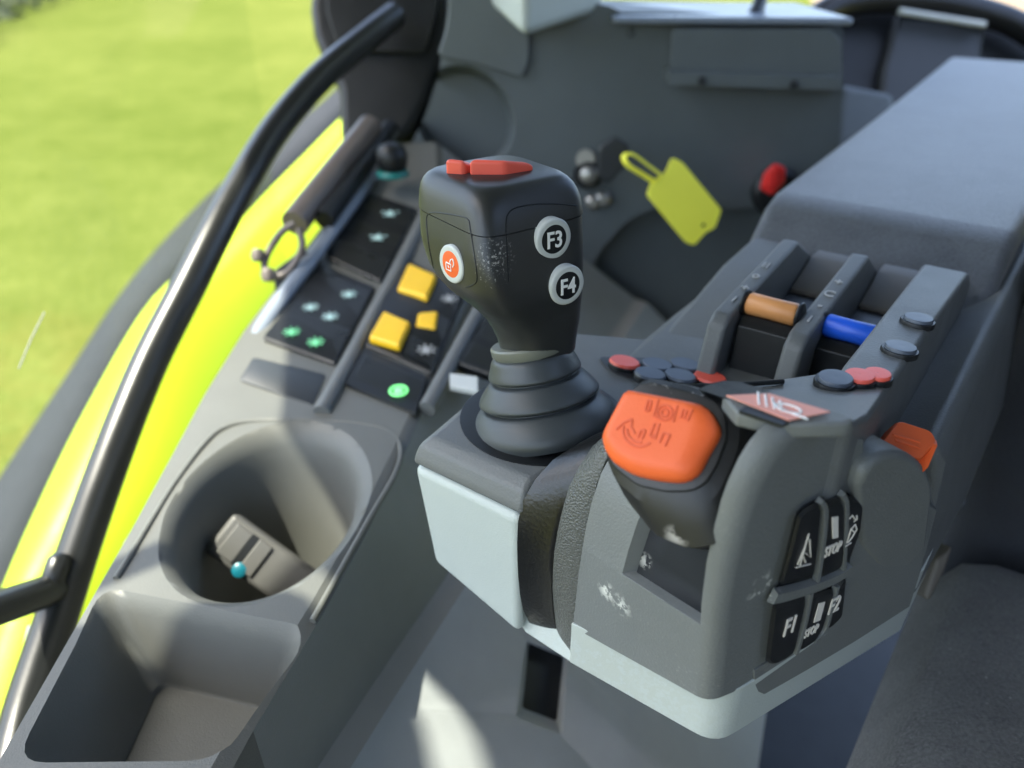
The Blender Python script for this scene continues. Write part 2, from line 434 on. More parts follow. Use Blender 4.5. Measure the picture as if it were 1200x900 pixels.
blk_r=[(656,758),(652,738),(649,725),(646,690),(648,645),(654,612),(662,582),(673,558),(688,536),(706,518),(732,500),(764,486)]
obj('leather_band',strap(AW+.0006,lea_r,.0755,lea_l,.0012),'leather',arm,angle=50)
obj('gloss_band',strap(.0758,blk_r,.0890,blk_l,.0006),'gloss',arm,angle=50)

# --- pale lower shell
bm=B()
def arc3(p,a,b,r,k=5):
    s_=p+(a-p).normalized()*r; e_=p+(b-p).normalized()*r
    return [s_*(1-t)**2+p*2*t*(1-t)+e_*t*t for t in [j/k for j in range(k+1)]]
pb=arc3(B0,H(.06,0,B0.z),H(0,.113,B0.z),.009)+[H(0,.113,0),Mr(-.03,.20,0),Mr(.13,.30,0),H(.15,.13,0)+V((.03,.0,0)),H(.118,.014,0),H(.089,.0040,0),H(.0640,.0012,0),H(.0628,.0008,0)]
def shell_poly(z,grow): 
    c=H(.06,.06,0); out=[]
    for p in pb:
        d=V((p.x-c.x,p.y-c.y,0)); q=p+d.normalized()*grow; out.append(V((q.x,q.y,z)))
    return out
DZ=[-.003]*6+[-.0135,-.012,-.008,0,-.004,-.0095,-.0072,-.0070]
sh_=lambda r:[p+UP*d for p,d in zip(r,DZ)]
loft(bm,[sh_(shell_poly(-.250,-.012)),sh_(shell_poly(-.243,0)),[p+UP*d+e2*k for p,d,k in zip(shell_poly(-.2190,.0008),(0,0,0,0,0,-.0004,-.002,0,0,-.01,-.010,-.0105,-.0088,-.0082),(0,0,0,0,0,0,0,0,0,0,.004,.012,.012,0))]])
obj('lower_shell',bm,'pale',arm,bevel=.0055,seg=5,blimit=36)
# raised pale step at the nose and the tall block under the joystick
bm=B()
sk_=[(884,786),(884,802),(889,811),(896,814),(945,786),(1002,752),(1066,711),(1082,660),(1082,610),(1008,610),(988,690),(975,722),(962,735)]
prism(bm,[onS(*p,.0006) for p in sk_],-sn*.006); obj('side_skirt',bm,'slate_head',arm,bevel=.0003)
bm=B()
tb=[onFr(482,546,.0012),onFr(618,616,.0012),onFr(622,742,.0012),onFr(503,664,.0012)]
lft=V((.50,.866,0))
zt,zb=-.1885,-.2285
X=lambda p,z:V((p.x,p.y,z))
a_=H(.0878,0,0)+fn*.0002; l_=onFr(483,546,.0015); 
pl=[X(a_,0),X(l_,0),X(l_+lft*.12,0),X(a_+lft*.12,0)]
loft(bm,[[X(p,(-.2520,-.2440,-.2440,-.2520)[i])+(V((.006,.002,0)) if i in (1,2) else V((0,0,0))) for i,p in enumerate(pl)],[X(p,zt) for p in pl]])
obj('side_block',bm,'pale',arm,bevel=.004,seg=4)

# --- joystick base plate
bm=B()
g=.0012
pl2=[X(a_,0),X(l_,0),X(l_+lft*.125,0),X(Mr(.06,.10,0),0),X(H(.03,.085,0),0),X(H(.0885,.05,0),0)]
ctr=V((.03,.28,0))
def ins(p,d): v=(ctr-p); v.z=0; return p+v.normalized()*d
loft(bm,[[X(ins(p,.0007),-.1875) for p in pl2],[X(ins(p,.0007),-.1845) for p in pl2],[X(ins(p,.0035),-.1785) for p in pl2],[X(ins(p,.009),-.1755) for p in pl2]])
obj('base_plate',bm,'slate',arm,bevel=.004,seg=4,blimit=12)
ZP=-.1755

# --- rear body of the armrest
bm=B()
cs=[(.128,-.24),(.134,-.19),(.122,-.172),(.0,-.168),(-.016,-.158),(-.022,-.166),(-.034,-.232),(-.022,-.243)]
rings=[[Mr(a+(sh if a<-.01 and z<-.17 else 0),b,z+dz) for a,z in cs] for b,dz,sh in ((.026,-.004,.007),(.10,0,.002),(.30,.004,0),(.62,.008,0))]
loft(bm,rings); obj('rear_body',bm,'slate',arm,bevel=.004,seg=3)
# left shoulder that climbs to the pad
bm=B()
wp=[(.025,-.180),(.06,-.176),(.10,-.167),(.14,-.157),(.185,-.153),(.185,-.2),(.025,-.2)]
loft(bm,[[Mr(a,b,z) for b,z in wp] for a in (.087,.118)]); obj('shoulder',bm,'slate',arm,bevel=.004)
# deck behind the lever head
bm=B()
dk=[on_z(772,452,-.128),on_z(850,452,-.129),on_z(960,436,-.130),on_z(1046,450,-.130),on_z(1018,490,-.1245),on_z(1000,496,-.1205),on_z(915,500,-.1195),on_z(846,466,-.1215)]
loft(bm,[[p-V((0,0,.03)) for p in dk],dk]); obj('deck',bm,'slate',arm,bevel=.0018)
bm=B(); tube(bm,[on_z(764,454,-.1265),on_z(850,452,-.1275),on_z(918,447,-.1285)],.0009,8); obj('deck_seam',bm,'black',arm)
# pad
bm=B()
pp=[(.17,-.172),(.178,-.165),(.206,-.140),(.222,-.1345),(.45,-.122),(.70,-.104),(.72,-.11),(.72,-.2),(.17,-.2)]
loft(bm,[[Mr(a,b,z) for b,z in pp] for a in (-.012,.122)]); obj('armrest_pad',bm,'pad',arm,bevel=.007,seg=5,blimit=24)
# fins
def fin(a,w,lab):
    bm=B()
    fp=[(.040,-.176),(.048,-.150),(.054,-.1455),(.136,-.1345),(.165,-.150),(.17,-.176)]
    loft(bm,[[Mr(a-w,b,z) for b,z in fp],[Mr(a+w,b,z) for b,z in fp]])
    # faint printed marks on the sloping top
    up=(Mr(a,.136,-.1345)-Mr(a,.054,-.1455)).normalized(); rt=up.cross(V((0,0,1))).normalized(); nn=rt.cross(up)
    o=obj('fin',bm,['slate','greyprint'],arm,bevel=.0022)
    b2=B()
    for k,s in enumerate(lab):
        c=Mr(a,.066+.0125*k,0); c.z=-.1455+(.012+.0125*k)*.134+.0004
        text_bm(b2,s,c,rt,up,.0052,0,.01)
    obj('lettering',b2,'greyprint',o)
fin(.0815,.0045,['I','+','o','II']); fin(.0465,.0045,['I','-','C','+'])
# ramp with push buttons
bm=B()
rp=[(-.008,-.1305),(.005,-.1298),(.155,-.1395),(.175,-.15),(.175,-.18),(-.008,-.18)]
loft(bm,[[Mr(a+k*.026*(b-.1),b,z) for b,z in rp] for a,k in ((-.0005,0),(.0195,1))]); strip=obj('button_ramp',bm,'slate',arm,bevel=.0025)
# slot floor between the fins and ramp
bm=B()
for a0,a1 in ((.0515,.0765),(.0235,.0415)):
    loft(bm,[[Mr(a,b,z) for b,z in ((.07,-.1672),(.16,-.160),(.16,-.17),(.07,-.17))] for a in (a0,a1)])
obj('slot_floor',bm,'black',arm)
bm=B()
for a0,a1 in ((.0515,.0765),(.0235,.0415)):
    loft(bm,[[Mr(a,b,z) for b,z in ((.135,-.1595),(.16,-.150),(.175,-.150),(.175,-.165),(.135,-.165))] for a in (a0,a1)])
M['brown']=plastic('brown_grey_plastic',(.10,.09,.075),.5,.1); obj('slot_step',bm,'brown',arm,bevel=.001)

def push_button(c,n,r,mats,name='push_button',h=.0016,glyph=None):
    n=V(n).normalized(); bm=B()
    lathe(bm,V(c)-n*.001,n,[(r,0),(r,.0016),(r*.96,.0022),(r*.84,.0022)],28,0)
    lathe(bm,V(c)+n*.0004,n,[(r*.84,0),(r*.84,h),(r*.79,h+.0005),(r*.5,h+.0006),(.0001,h+.0005)],28,1,caps=False)
    if glyph:
        rt=CR-n*CR.dot(n); rt.normalize(); up=n.cross(rt)
        text_bm(bm,glyph,V(c)+n*(h+.0021),rt,up,r*.7,1,.0,.0002)
    return obj(name,bm,mats,arm)
rampn=(Mr(0,.1,-.1355)-Mr(0,0,-.1298)).cross(m1).normalized(); rampn=rampn if rampn.z>0 else -rampn
ramp_p=Mr(0,.005,-.1298)
for px,py in ((1054,412),(1075,378)): push_button(on_plane(px,py,ramp_p,rampn),rampn,.0066,['black','greybtn'])
for px,py,mm,r in ((978,449,['black','greybtn'],.0068),(1006,446,['black','salmon'],.0058),(1027,444,['black','salmon'],.0052)):
    push_button(on_z(px,py,-.1285),V((-.03,.02,1)),r,mm)
# button cluster behind the joystick
bm=B()
for px,py,mm in ((732,425,1),(770,428,0),(803,428,0),(762,439,0),(797,441,0),(832,443,1)):
    c=on_z(px,py,ZP+.003); 
    r=.0068
    ring=[[c+m1*(r*1.15*math.cos(t)*k)+m2*(r*.82*math.sin(t)*k)+V((0,0,z)) for t in [2*math.pi*j/20 for j in range(20)]] for k,z in ((1.08,-.004),(1.06,-.001),(1.,.0),(.9,.0012))]
    b2=B(); loft(b2,ring); 
    for f in b2.faces: f.material_index=0 if f.calc_center_median().z<c.z-.0003 else 1
    obj('push_button',b2,['black','salmon' if mm else 'greybtn'],arm)
bm.free()
bm=B(); loft(bm,[[on_z(px,py,ZP+z) for px,py in round_poly([(700,418),(790,420),(862,440),(850,452),(755,450),(715,434)],8)] for z in (-.002,.001)]); obj('button_pad',bm,'dark',arm,bevel=.0005)

# sticker
bm=B()
st=[(851,463),(902,461),(973,482),(925,492)]
zs=[-.1205,-.1205,-.1195,-.1185]
ZS=max(z for b,z in prof)+.0009
stp=[on_z(*p,ZS) for p in st]
b2=B(); prism(b2,[on_z(x,y,ZS-.0010) for x,y in ((846,462),(905,458),(985,482),(1003,491),(990,496),(926,497),(864,483))],V((0,0,-.005))); obj('sticker_base',b2,'slate_head',arm,bevel=.0012)
b2=B(); prism(b2,[on_z(x,y,ZS-.0004) for x,y in ((874,476),(925,493.5),(917,498),(866,481))],V((0,0,-.0010))); obj('gap',b2,'black',arm)
prism(bm,stp,V((0,0,-.0004)))
cen=sum(stp,V())/4; rt=(stp[2]-stp[1]).normalized(); nn=V((0,0,1)); up2=nn.cross(rt)
def stk(l): stroke(bm,[cen+rt*x+up2*y+V((0,0,.0001)) for x,y in l],nn,.0006,.0002,1)
for k in range(4): stk([(-.007+.0022*k,.0035-.0004*k),(-.0045+.0022*k,-.0030)])
stk([(.003+.0035*math.cos(t),-.0005+.002*math.sin(t)) for t in [2*math.pi*j/14 for j in range(15)]])
stk([(-.002,.001),(.001,-.002),(.009,-.003)])
obj('sticker',bm,['sticker','white'],arm)

# --- keypad on the key side
def z6(p): return (660+p[0]/1.957,420+p[1]/1.957)
def z8(p): return (880+p[0]*150/562,560+p[1]*150/562)     # from the keypad enlargement
def poly_side(pts,off,rd): return [onS(p.x,p.y,off) for p in round_poly([z8(q) for q in pts],rd,4)]
bm=B(); prism(bm,poly_side([(108,500),(150,360),(195,160),(235,120),(320,85),(380,62),(450,72),(490,105),(470,240),(420,380),(395,600),(330,690),(190,775),(95,825),(65,815),(85,640)],.0003,4),-sn*.002)
pad=obj('keypad',bm,'dark',arm,bevel=.0003)
keys=[[(122,470),(160,340),(205,160),(240,128),(290,105),(302,130),(285,300),(268,440)],
      [(300,440),(315,300),(330,120),(345,96),(385,78),(402,115),(400,330),(392,400)],
      [(405,390),(415,120),(405,82),(440,76),(486,108),(472,230),(425,360)],
      [(100,545),(240,522),(185,765),(150,792),(95,820),(68,805),(88,640)],
      [(265,512),(362,482),(305,665),(270,720),(205,762)],
      [(378,470),(412,420),(392,610),(330,668),(355,560)]]
kobs=[]
for kpoly in keys:
    bm=B(); k1=poly_side(kpoly,.0003,5); k2=poly_side(kpoly,.0022,5); c=sum(k2,V())/len(k2)
    k3=[p.lerp(c,.10)+sn*.0009 for p in k2]; loft(bm,[k1,k2,k3]); kobs.append((bm,c))
def kt(i,s,pos,h,bold=.012,sx=1.,mat=1):
    p=onS(*z8(pos),.0033); text_bm(kobs[i][0],s,p,(e2-UP*.12),UP,h*.86,mat,bold,.0002,sx*.62)
def krect(i,pts): prism(kobs[i][0],[onS(*z8(p),.0034) for p in pts],-sn*.0006,1)
def kline(i,pts): stroke(kobs[i][0],[onS(*z8(p),.0033) for p in pts],sn,.0005,.0002,1)
krect(1,[(358,175),(384,170),(384,262),(360,268)]); kt(1,'STOP',(362,312),.0052,.02,.95)
krect(4,[(300,553),(327,545),(305,625),(277,637)]); kt(4,'STOP',(266,672),.0048,.02,.9)
kt(3,'F1',(172,650),.0095,.01); kt(5,'F2',(370,556),.0090,.01)
kline(0,[(197,393),(262,378)]); kline(0,[(205,380),(238,300),(255,245)]); kline(0,[(240,300),(215,385)]); kline(0,[(240,330),(262,350),(258,270),(248,268)]); kline(0,[(228,340),(240,372)])
kline(2,[(415,300),(440,285)]); kline(2,[(420,285),(440,225),(458,205),(465,225),(445,260),(425,285)]); kline(2,[(440,225),(456,240)])
kline(2,[(432,180),(445,165),(460,185),(452,192),(466,182),(464,165)])
for (bm,c) in kobs: obj('key',bm,['black','cream'],pad,angle=30)
bm=B()
for l in ([(92,520),(150,508),(270,472),(360,435),(425,395)],): stroke(bm,spline([onS(*z8(p),.002) for p in l],4),sn,.0052,.0016)
for l in ([(298,98),(318,140),(308,280),(282,460)],[(392,66),(410,120),(404,280),(398,400)],[(255,500),(232,620),(192,765)],[(372,470),(345,570),(318,660),(272,715)]): stroke(bm,spline([onS(*z8(p),.002) for p in l],4),sn,.0021,.0013)
obj('divider',bm,'slate_head',pad,angle=60)

# --- orange rocker above the boss
rk=thing('rocker_switch',onS(1065,520,-.01),'small orange rocker lever on the seat side of the armrest','switch')
pn=(V((0,0,.9))+sn*.45).normalized()
pc=P(1065,515,.262)
def onR(px,py,o=0.): return on_plane(px,py,pc+pn*o,pn)
bm=B()
rp_=[V(p) for p in ((1052,492),(1092,505),(1099,518),(1078,540),(1040,527),(1031,520))]
r0=[onR(p.x,p.y) for p in round_poly(rp_,6,4)]; c=sum(r0,V())/len(r0)
loft(bm,[[p-pn*.006 for p in r0],[p-pn*.0008 for p in r0],[p.lerp(c,.07)+pn*.0004 for p in r0]])
tl=[onR(1099,518),onR(1099,522)-pn*.002,onR(1076,538)-pn*.002,onR(1078,540)]
q=[P(1098,516,.266),P(1099,522,.262),P(1088,548,.258),P(1082,554,.258),P(1074,548,.258),P(1080,532,.262)]
prism(bm,q,-sn*.005)
for k in (0,1): stroke(bm,[onR(1046+k*3,509+k*7,.0004),onR(1078+k*0,518+k*7,.0004)],pn,.0012,.0004)
obj('rocker',bm,'orange',rk,bevel=.0006,angle=35,wn=False)
bm=B(); prism(bm,[onR(p.x,p.y,-.006) for p in round_poly([(1034,522),(1082,540),(1090,530),(1045,510)],3)],-pn*.02); obj('rocker_socket',bm,'black',rk)

# ================================================================== DRIVE LEVER
lv=thing('drive_lever',H(.029,.02,-.15),'thick black lever with an orange embossed cap at the front of the armrest','lever')
ln=(V((fn.x,fn.y,0))*.70+UP*.714).normalized()
lc=P(775,515,.2255)
def onL(px,py,o=0.): return on_plane(px,py,lc+ln*o,ln)
def z7(p): return (690+p[0]/5.295,430+p[1]/5.295)
body0=[(262,140),(330,95),(400,88),(680,165),(800,210),(850,300),(862,440),(790,620),(730,720),(640,770),(480,775),(300,735),(150,620),(95,500),(120,380)]
body1px=[(766,447),(829,457),(876,484),(893,513),(874,575),(853,619),(838,638),(808,643),(768,627),(738,591),(728,560),(740,490)]
N=48
def ring_px(poly,off,rd,shift=0):
    rp=resample(round_poly(poly,rd,5),N); 
    c=sum(rp,V((0,0)))/N
    # start at the angle closest to straight up
    k=min(range(N),key=lambda i:abs(math.atan2(rp[i].x-c.x,-(rp[i].y-c.y))))
    rp=rp[k:]+rp[:k]
    return [onL(p.x,p.y,off) for p in rp]
b0=[z7(p) for p in body0]
r0=ring_px(b0,-.0015,6)
c0=sum(r0,V())/N
r1=ring_px(body1px,-.0115,4); c1=sum(r1,V())/N
bm=B()
mid=[r0[i].lerp(r1[i],.28)+(r1[i]-c1).normalized()*.0010 for i in range(N)]
mid2=[r0[i].lerp(r1[i],.65)+(r1[i]-c1).normalized()*.0008 for i in range(N)]
r2=[c1.lerp(p,.90)-ln*.02 for p in r1]
loft(bm,[[p.lerp(c0,.1)+ln*.0004 for p in r0],[p.lerp(c0,.02) for p in r0],[p-ln*.0012 for p in r0],mid,mid2,r1,r2])
M['leverblack']=plastic('lever_black_marked',(.017,.017,.017),.42,.15,2200,spots=[(onL(794,626,-.0108),.0046,240,.46),(onL(788,606,-.0098),.0036,260,.54),(onL(800,450,0),.012,260,.6)],scol=(.4,.38,.35))
obj('lever_body',bm,'leverblack',lv,angle=24)
cap0=[(240,150),(420,185),(700,240),(765,280),(822,385),(815,430),(740,560),(690,660),(620,710),(540,718),(400,700),(280,670),(160,600),(110,530),(88,440),(110,390)]
flat=[(245,160),(420,195),(600,232),(640,262),(640,330),(610,440),(560,570),(520,600),(420,585),(300,560),(200,510),(130,440),(125,415),(150,350)]
r0=ring_px([z7(p) for p in cap0],0,6); rf=ring_px([z7(p) for p in flat],.0048,8)
bm=B()
def mixr(t,up): return [r0[i].lerp(rf[i],t)+ln*up for i in range(N)]
def perp(i,t):  # lift by t of the height of flat face
    return r0[i]
h=.0048
def lev(k_out,k_up):
    out=[]
    for i in range(N):
        a=r0[i]; b=rf[i]-ln*h*1.0 
        out.append(a.lerp(b,k_out)+ln*h*k_up)
    return out
loft(bm,[lev(0,-.3),lev(0,.12),lev(.06,.38),lev(.25,.65),lev(.6,.88),lev(.85,.975),lev(1,1.0),lev(1.25,1.005)])
# embossed pictogram
def emb(l,sp=0):
    pts=[onL(*z7(p),h) for p in l]; pts=spline(pts,4) if sp else pts
    stroke(bm,pts,ln,.00085,.00035,1)
for l in ([(368,205),(350,268)],[(388,212),(372,275)],[(368,205),(388,212)],[(350,268),(372,275)],[(432,200),(402,305)],[(402,305),(440,320)],[(548,238),(522,342)],[(585,262),(568,318)],[(606,268),(590,325)],[(642,262),(612,335)],
          [(268,325),(262,375),(285,415)],[(322,395),(303,440)],[(352,392),(328,450)],[(322,395),(352,392)],[(408,350),(378,425),(392,440),(405,420)],[(437,352),(408,450)],[(462,410),(436,472)],[(502,422),(470,492)],[(462,410),(502,422)],[(170,388),(216,346),(268,325)]): emb(l)
for r in (46,22): emb([(472+r*math.cos(t),285+r*math.sin(t)) for t in [2*math.pi*j/18 for j in range(19)]])
emb([(216,365),(212,410),(228,450),(265,482),(310,496),(350,488),(380,470)],1); emb([(236,385),(245,430),(285,462),(330,470)],1)
M['orange_shade']=plastic('orange_emboss_shade',(.62,.075,.010),.4,.1,1600,.06)  # darker orange paints the edge shading into the raised lines
obj('lever_cap',bm,['orange','orange_shade'],lv,angle=50)

# ================================================================== ROLLER LEVERS
def roller(px,py,d,mat,label):
    c=P(px,py,d)
    t=thing('roller_lever',c-UP*.02,label,'lever','roller levers between the armrest fins')
    bm=B(); 
    ax=m1*.0115
    lathe(bm,c-ax,m1,[(.0042,0),(.0052,.0012),(.0050,.0115),(.0052,.0218),(.0042,.023)],24); obj('roller',bm,mat,t,angle=50)
    bm=B()
    for s in (-1,1): lathe(bm,c+m1*s*.0125-m1*.0012,m1,[(.0045,0),(.0062,.0006),(.0062,.0018),(.0045,.0024)],20)
    loft(bm,[[c+m1*a+m2*b+UP*z for b,z in ((-.004,-.0045),(-.009,-.008),(-.012,-.030),(.012,-.03),(.006,-.004))] for a in (-.0115,.0115)])
    obj('lever_body',bm,'black',t,bevel=.0008)
    return t
roller(905,362,.347,'copper','small black lever with a copper orange roller, between the two lettered fins')
roller(998,388,.338,'blue','small black lever with a bright blue roller, between a fin and the button ramp')

# ================================================================== JOYSTICK
J0=on_z(636,489,ZP)
JT=P(586,203,.300)
js=thing('joystick',J0,'upright black joystick with F3 and F4 buttons on a ribbed rubber boot','joystick')
jax=(JT-J0).normalized()
def axis_pt(py):
    lo,hi=-.3,1.4
    for _ in range(40):
        mid_=(lo+hi)/2
        if proj(J0+(JT-J0)*mid_)[1]>py: lo=mid_
        else: hi=mid_
    return J0+(JT-J0)*lo
yaw=math.radians(36)
h2=V((math.sin(yaw),-math.cos(yaw),0)); h1=V((-math.cos(yaw),-math.sin(yaw),0))
def sup(n,k,N_=64):
    out=[]
    for j in range(N_):
        t=2*math.pi*j/N_; c,s=math.cos(t),math.sin(t)
        out.append((math.copysign(abs(c)**(2/n),c)*k[0],math.copysign(abs(s)**(2/n),s)*k[1]))
    return out
def jring(py,xl,xr,n,asp=1.0,dz=0.,grow=0.):
    A=axis_pt(py); x,y,d=proj(A); sca=d/F
    half=(xr-xl)/2*sca; cx=(xl+xr)/2
    q=n/(n-1); dual=((math.cos(yaw)*1)**q+(math.sin(yaw)*asp)**q)**(1/q)
    hu=half/dual; hv=hu*asp
    off=(cx-x)*sca
    C=A+(h1*(-off/math.cos(yaw)) if off<0 else CR*off)+UP*dz
    return [C+h1*(u*(1+grow))+h2*(v*(1+grow)) for u,v in sup(n,(hu,hv))]
lv_head=[(245,491.5,680.5,6.5),(262,492,681,6.5),(275,493,681.5,6.5),(290,497,682,6),(305,502,682,5.4),(320,511,682,4.5),(335,525,682,4),(347,540,681,3.6),(358,555,680,3.2),(370,568,679,2.9),(382,576,677,2.7),(394,582,675,2.5),(404,585,674,2.4)]
bm=B(); loft(bm,[jring(*a) for a in lv_head]); 
gripmat=plastic('grip_rubber_worn',(.022,.023,.022),.36,.10,2600,var=.05,spots=[(P(580,300,.278),.0085,900,.565),(P(578,318,.278),.008,1100,.6)],scol=(.35,.34,.32)); M['gripblack']=gripmat
grip=obj('grip',bm,'gripblack',js,angle=60)
lv_cap=[(243.5,490.2,682,6.5),(235,490,681.5,6.5),(224,490.6,679,6.5),(216,492,675.5,6.5),(209,495,671,6.2),(203.5,500,665,6),(200,506,659,5.5),(198,514,651,5)]
bm=B(); loft(bm,[jring(*a) for a in lv_cap]); cap=obj('grip_cap',bm,'gripblack',js,angle=60)
bm=B(); loft(bm,[jring(247,494,678,6),jring(241,494,678,6)]); obj('seam',bm,'black',js)
tg=bvh_of(grip); tc=bvh_of(cap)
def jhit(px,py):
    a=hit(tg,px,py); b=hit(tc,px,py)
    if a[0] is None: return b
    if b[0] is None: return a
    return a if a[0].length<b[0].length else b
def patch(name,mat,ql,off,nu=14,nv=14,t=None,th=.0012,parent=js,cast=None):
    """a thin raised plate following the grip; ql: four sides corners in order"""
    cast=cast or jhit
    (x0,y0),(x1,y1),(x2,y2),(x3,y3)=ql; bm=B(); g=[]
    ok=True
    for i in range(nu+1):
        u=i/nu; row=[]
        for j in range(nv+1):
            v=j/nv
            # rounded rectangle shrink at the corners
            uu,vv=u*2-1,v*2-1; k=max(abs(uu),abs(vv))
            if k>0:
                l=(abs(uu)**6+abs(vv)**6)**(1/6); f=k/l; uu*=f; vv*=f
            a,b_=(uu+1)/2,(vv+1)/2
            px=(x0*(1-a)+x1*a)*(1-b_)+(x3*(1-a)+x2*a)*b_; py=(y0*(1-a)+y1*a)*(1-b_)+(y3*(1-a)+y2*a)*b_
            l_,n_=cast(px,py)
            row.append((l_,n_))
        g.append(row)
    top=[[None if p is None else bm.verts.new(p+n*off) for p,n in r] for r in g]
    for i in range(nu):
        for j in range(nv):
            q=[top[i][j],top[i+1][j],top[i+1][j+1],top[i][j+1]]
            if None not in q: bm.faces.new(q)
    return obj(name,bm,mat,parent,solid=th,angle=60)
def groove(pl):
    bm=B(); pts=[]
    for p in spline([V((x,y,0)) for x,y in pl],5):
        l,n=jhit(p.x,p.y)
        if l is not None: pts.append(l)
    tube(bm,pts,.00028,6); obj('groove',bm,'black',js)
groove([(509,318),(503,290),(500,262),(501,252),(508,249),(526,251),(542,254),(549,258),(551,268),(556,300),(559,325),(556,333),(546,337)])
groove([(596,330),(594,290),(593,262),(596,250),(606,243),(630,239),(655,239),(676,241)])

def jbutton(px,py,r,mats,n,s,name,depth=.0020,tilt=0):
    l,nn=jhit(px,py); n=V(n).normalized()
    bm=B()
    lathe(bm,l-n*.003,n,[(r,0),(r,.003+depth*.6),(r*.97,.003+depth*.85),(r*.90,.003+depth),(r*.76,.003+depth)],40,0)
    lathe(bm,l,n,[(r*.76,depth*.5),(r*.76,depth-.0001),(r*.5,depth+.0003),(.0001,depth+.0004)],40,1,caps=False)
    up=(UP-n*UP.dot(n)).normalized(); rt=up.cross(n).normalized()
    if s: text_bm(bm,s,l+n*(depth+.0003),rt,up,r*.80,2,.014,.0003,.86)
    o=obj(name,bm,mats,js,angle=50); return o,l+n*(depth+.0003),rt,up,n
bn=(h2+UP*.05+V((-.1,0,0))).normalized()
jbutton(646,279,.0079,['ring','black','white'],bn,'F3','round_button')
jbutton(662,333,.0079,['ring','black','white'],bn,'F4','round_button')
on_=(h1+UP*.02).normalized()
l,nn=jhit(534,310)
print('thumb normal',nn,on_)
on_=(nn*.5+on_*.5+V((.12,0,0))).normalized()
o,c,rt,up,n=jbutton(531,309,.0074,['ring','orange','white'],on_,None,'thumb_button',.0012)
bm=B()
def ic(l): stroke(bm,[c+rt*x*.001+up*y*.001 for x,y in l],n,.0005,.0003)
ic([(-2.2,.4),(-2.2,-2.4),(.8,-2.4),(.8,.2),(-2.2,.4)]); ic(spline([V((.2,.3,0)),V((.6,2,0)),V((2,2.6,0)),V((2.6,1,0)),V((2.0,-.4,0))],3) and [(p.x,p.y) for p in spline([V((.2,.3,0)),V((.6,2,0)),V((2,2.6,0)),V((2.6,1,0)),V((2.0,-.4,0))],3)])
ic([(-1,-.6),(-.4,-1.4)])
obj('icon',bm,'white',o)
# red rocker pair on the top
ct=proj(axis_pt(204))
def top_btn(p4,name='top_button'):
    z=axis_pt(198).z
    bm=B(); q=[on_z(x,y,z+.0015) for x,y in p4]; 
    loft(bm,[[p-UP*.003 for p in q],[p+UP*dz for p,dz in zip(q,(.0042,.0040,.0012,.0018))]]); 
    obj(name,bm,'salmon',js,bevel=.0017,seg=4,blimit=20)
top_btn([(521,198.5),(544,200),(556,195.5),(535,193.5)]); top_btn([(549,200),(592,200),(627,194.5),(568,192.5)])
# collar, bellows boot and socket ring
def prof_px2(l): 
    out=[]
    for py,w in l:
        A=axis_pt(py); d=proj(A)[2]; out.append((w*d/F,(A-J0).dot(jax)))
    return out
def lathe_axis(l,mat,name,n=48):
    pr=prof_px2(sorted(l,key=lambda t:-t[0])); bm=B(); lathe(bm,J0,jax,pr,n); return obj(name,bm,mat,js,angle=45)
lathe_axis([(400,45),(402,47),(410,46.5),(413,44),(415,43)],'olive','collar')
def smooth_prof(l,k=4):
    s=spline([V((a,b,0)) for a,b in l],k); return [(p.x,p.y) for p in s]
lathe_axis(smooth_prof([(410,40),(413,44),(416,48),(423,51),(432,54.5),(436,54.5),(438,50),(440,50),(442,56),(448,62),(457,69),(463,71),(466,66),(468,64),(470,70),(477,78),(486,84),(492,86),(497,86),(503,84)]),'boot','boot')
bm=B(); lathe(bm,J0-UP*.003,UP,[(.0352,0),(.0352,.0034),(.0325,.0036)],48); obj('socket_ring',bm,'black',js)

# ================================================================== SIDE CONSOLE
YZ=[(-.15,-.275),(.313,-.258),(.42,-.250),(.56,-.230),(.70,-.185),(.78,-.150)]
def zc(y):
    if y<=YZ[0][0]: return YZ[0][1]
    for (a,za),(b,zb_) in zip(YZ,YZ[1:]):
        if y<=b: return za+(zb_-za)*(y-a)/(b-a)
    return YZ[-1][1]
def onC(px,py,off=0.):
    r=ray(px,py); t=.2
    while t<1.2:
        p=r*t
        if p.z<=zc(p.y)+off: break
        t+=.0005
    return r*t
def lerp_t(tab,y):
    if y<=tab[0][0]: return tab[0][1]
    for (a,va),(b,vb) in zip(tab,tab[1:]):
        if y<=b: return va+(vb-va)*(y-a)/(b-a)
    return tab[-1][1]
XL=[(.0,-.186),(.45,-.196),(.57,-.178),(.69,-.140),(.78,-.115)]
XR=[(.0,-.140),(.12,-.115),(.209,-.096),(.266,-.080),(.363,-.062),(.45,-.048),(.56,-.035),(.64,-.05),(.7,-.062),(.78,-.07)]
con=thing('side_console',(-.12,.35,-.6),'grey side console with cup holder, deep tray and rows of black switches','console')
bm=B(); rings=[]
for y in (.05,.12,.19,.25,.30,.36,.42,.49,.56,.63,.70,.742):
    xl,xr,z=lerp_t(XL,y),lerp_t(XR,y),zc(y); xs=max(-.084+.412*(y-.226),xr+.002); zs=-.325
    rings.append([V((xl-.004,y,-.75)),V((xl-.004,y,z-.010)),V((xl,y,z)),V((xr-.006,y,z+.002)),V((xr,y,z-.002)),V((xs,y,zs)),V((xs+.013,y,zs-.004)),V((xs+.215,y,zs-.205)),V((xs+.225,y,-.75))])
loft(bm,rings); 
cbody=obj('console_body',bm,'console',con)
for p in cbody.data.polygons: pass
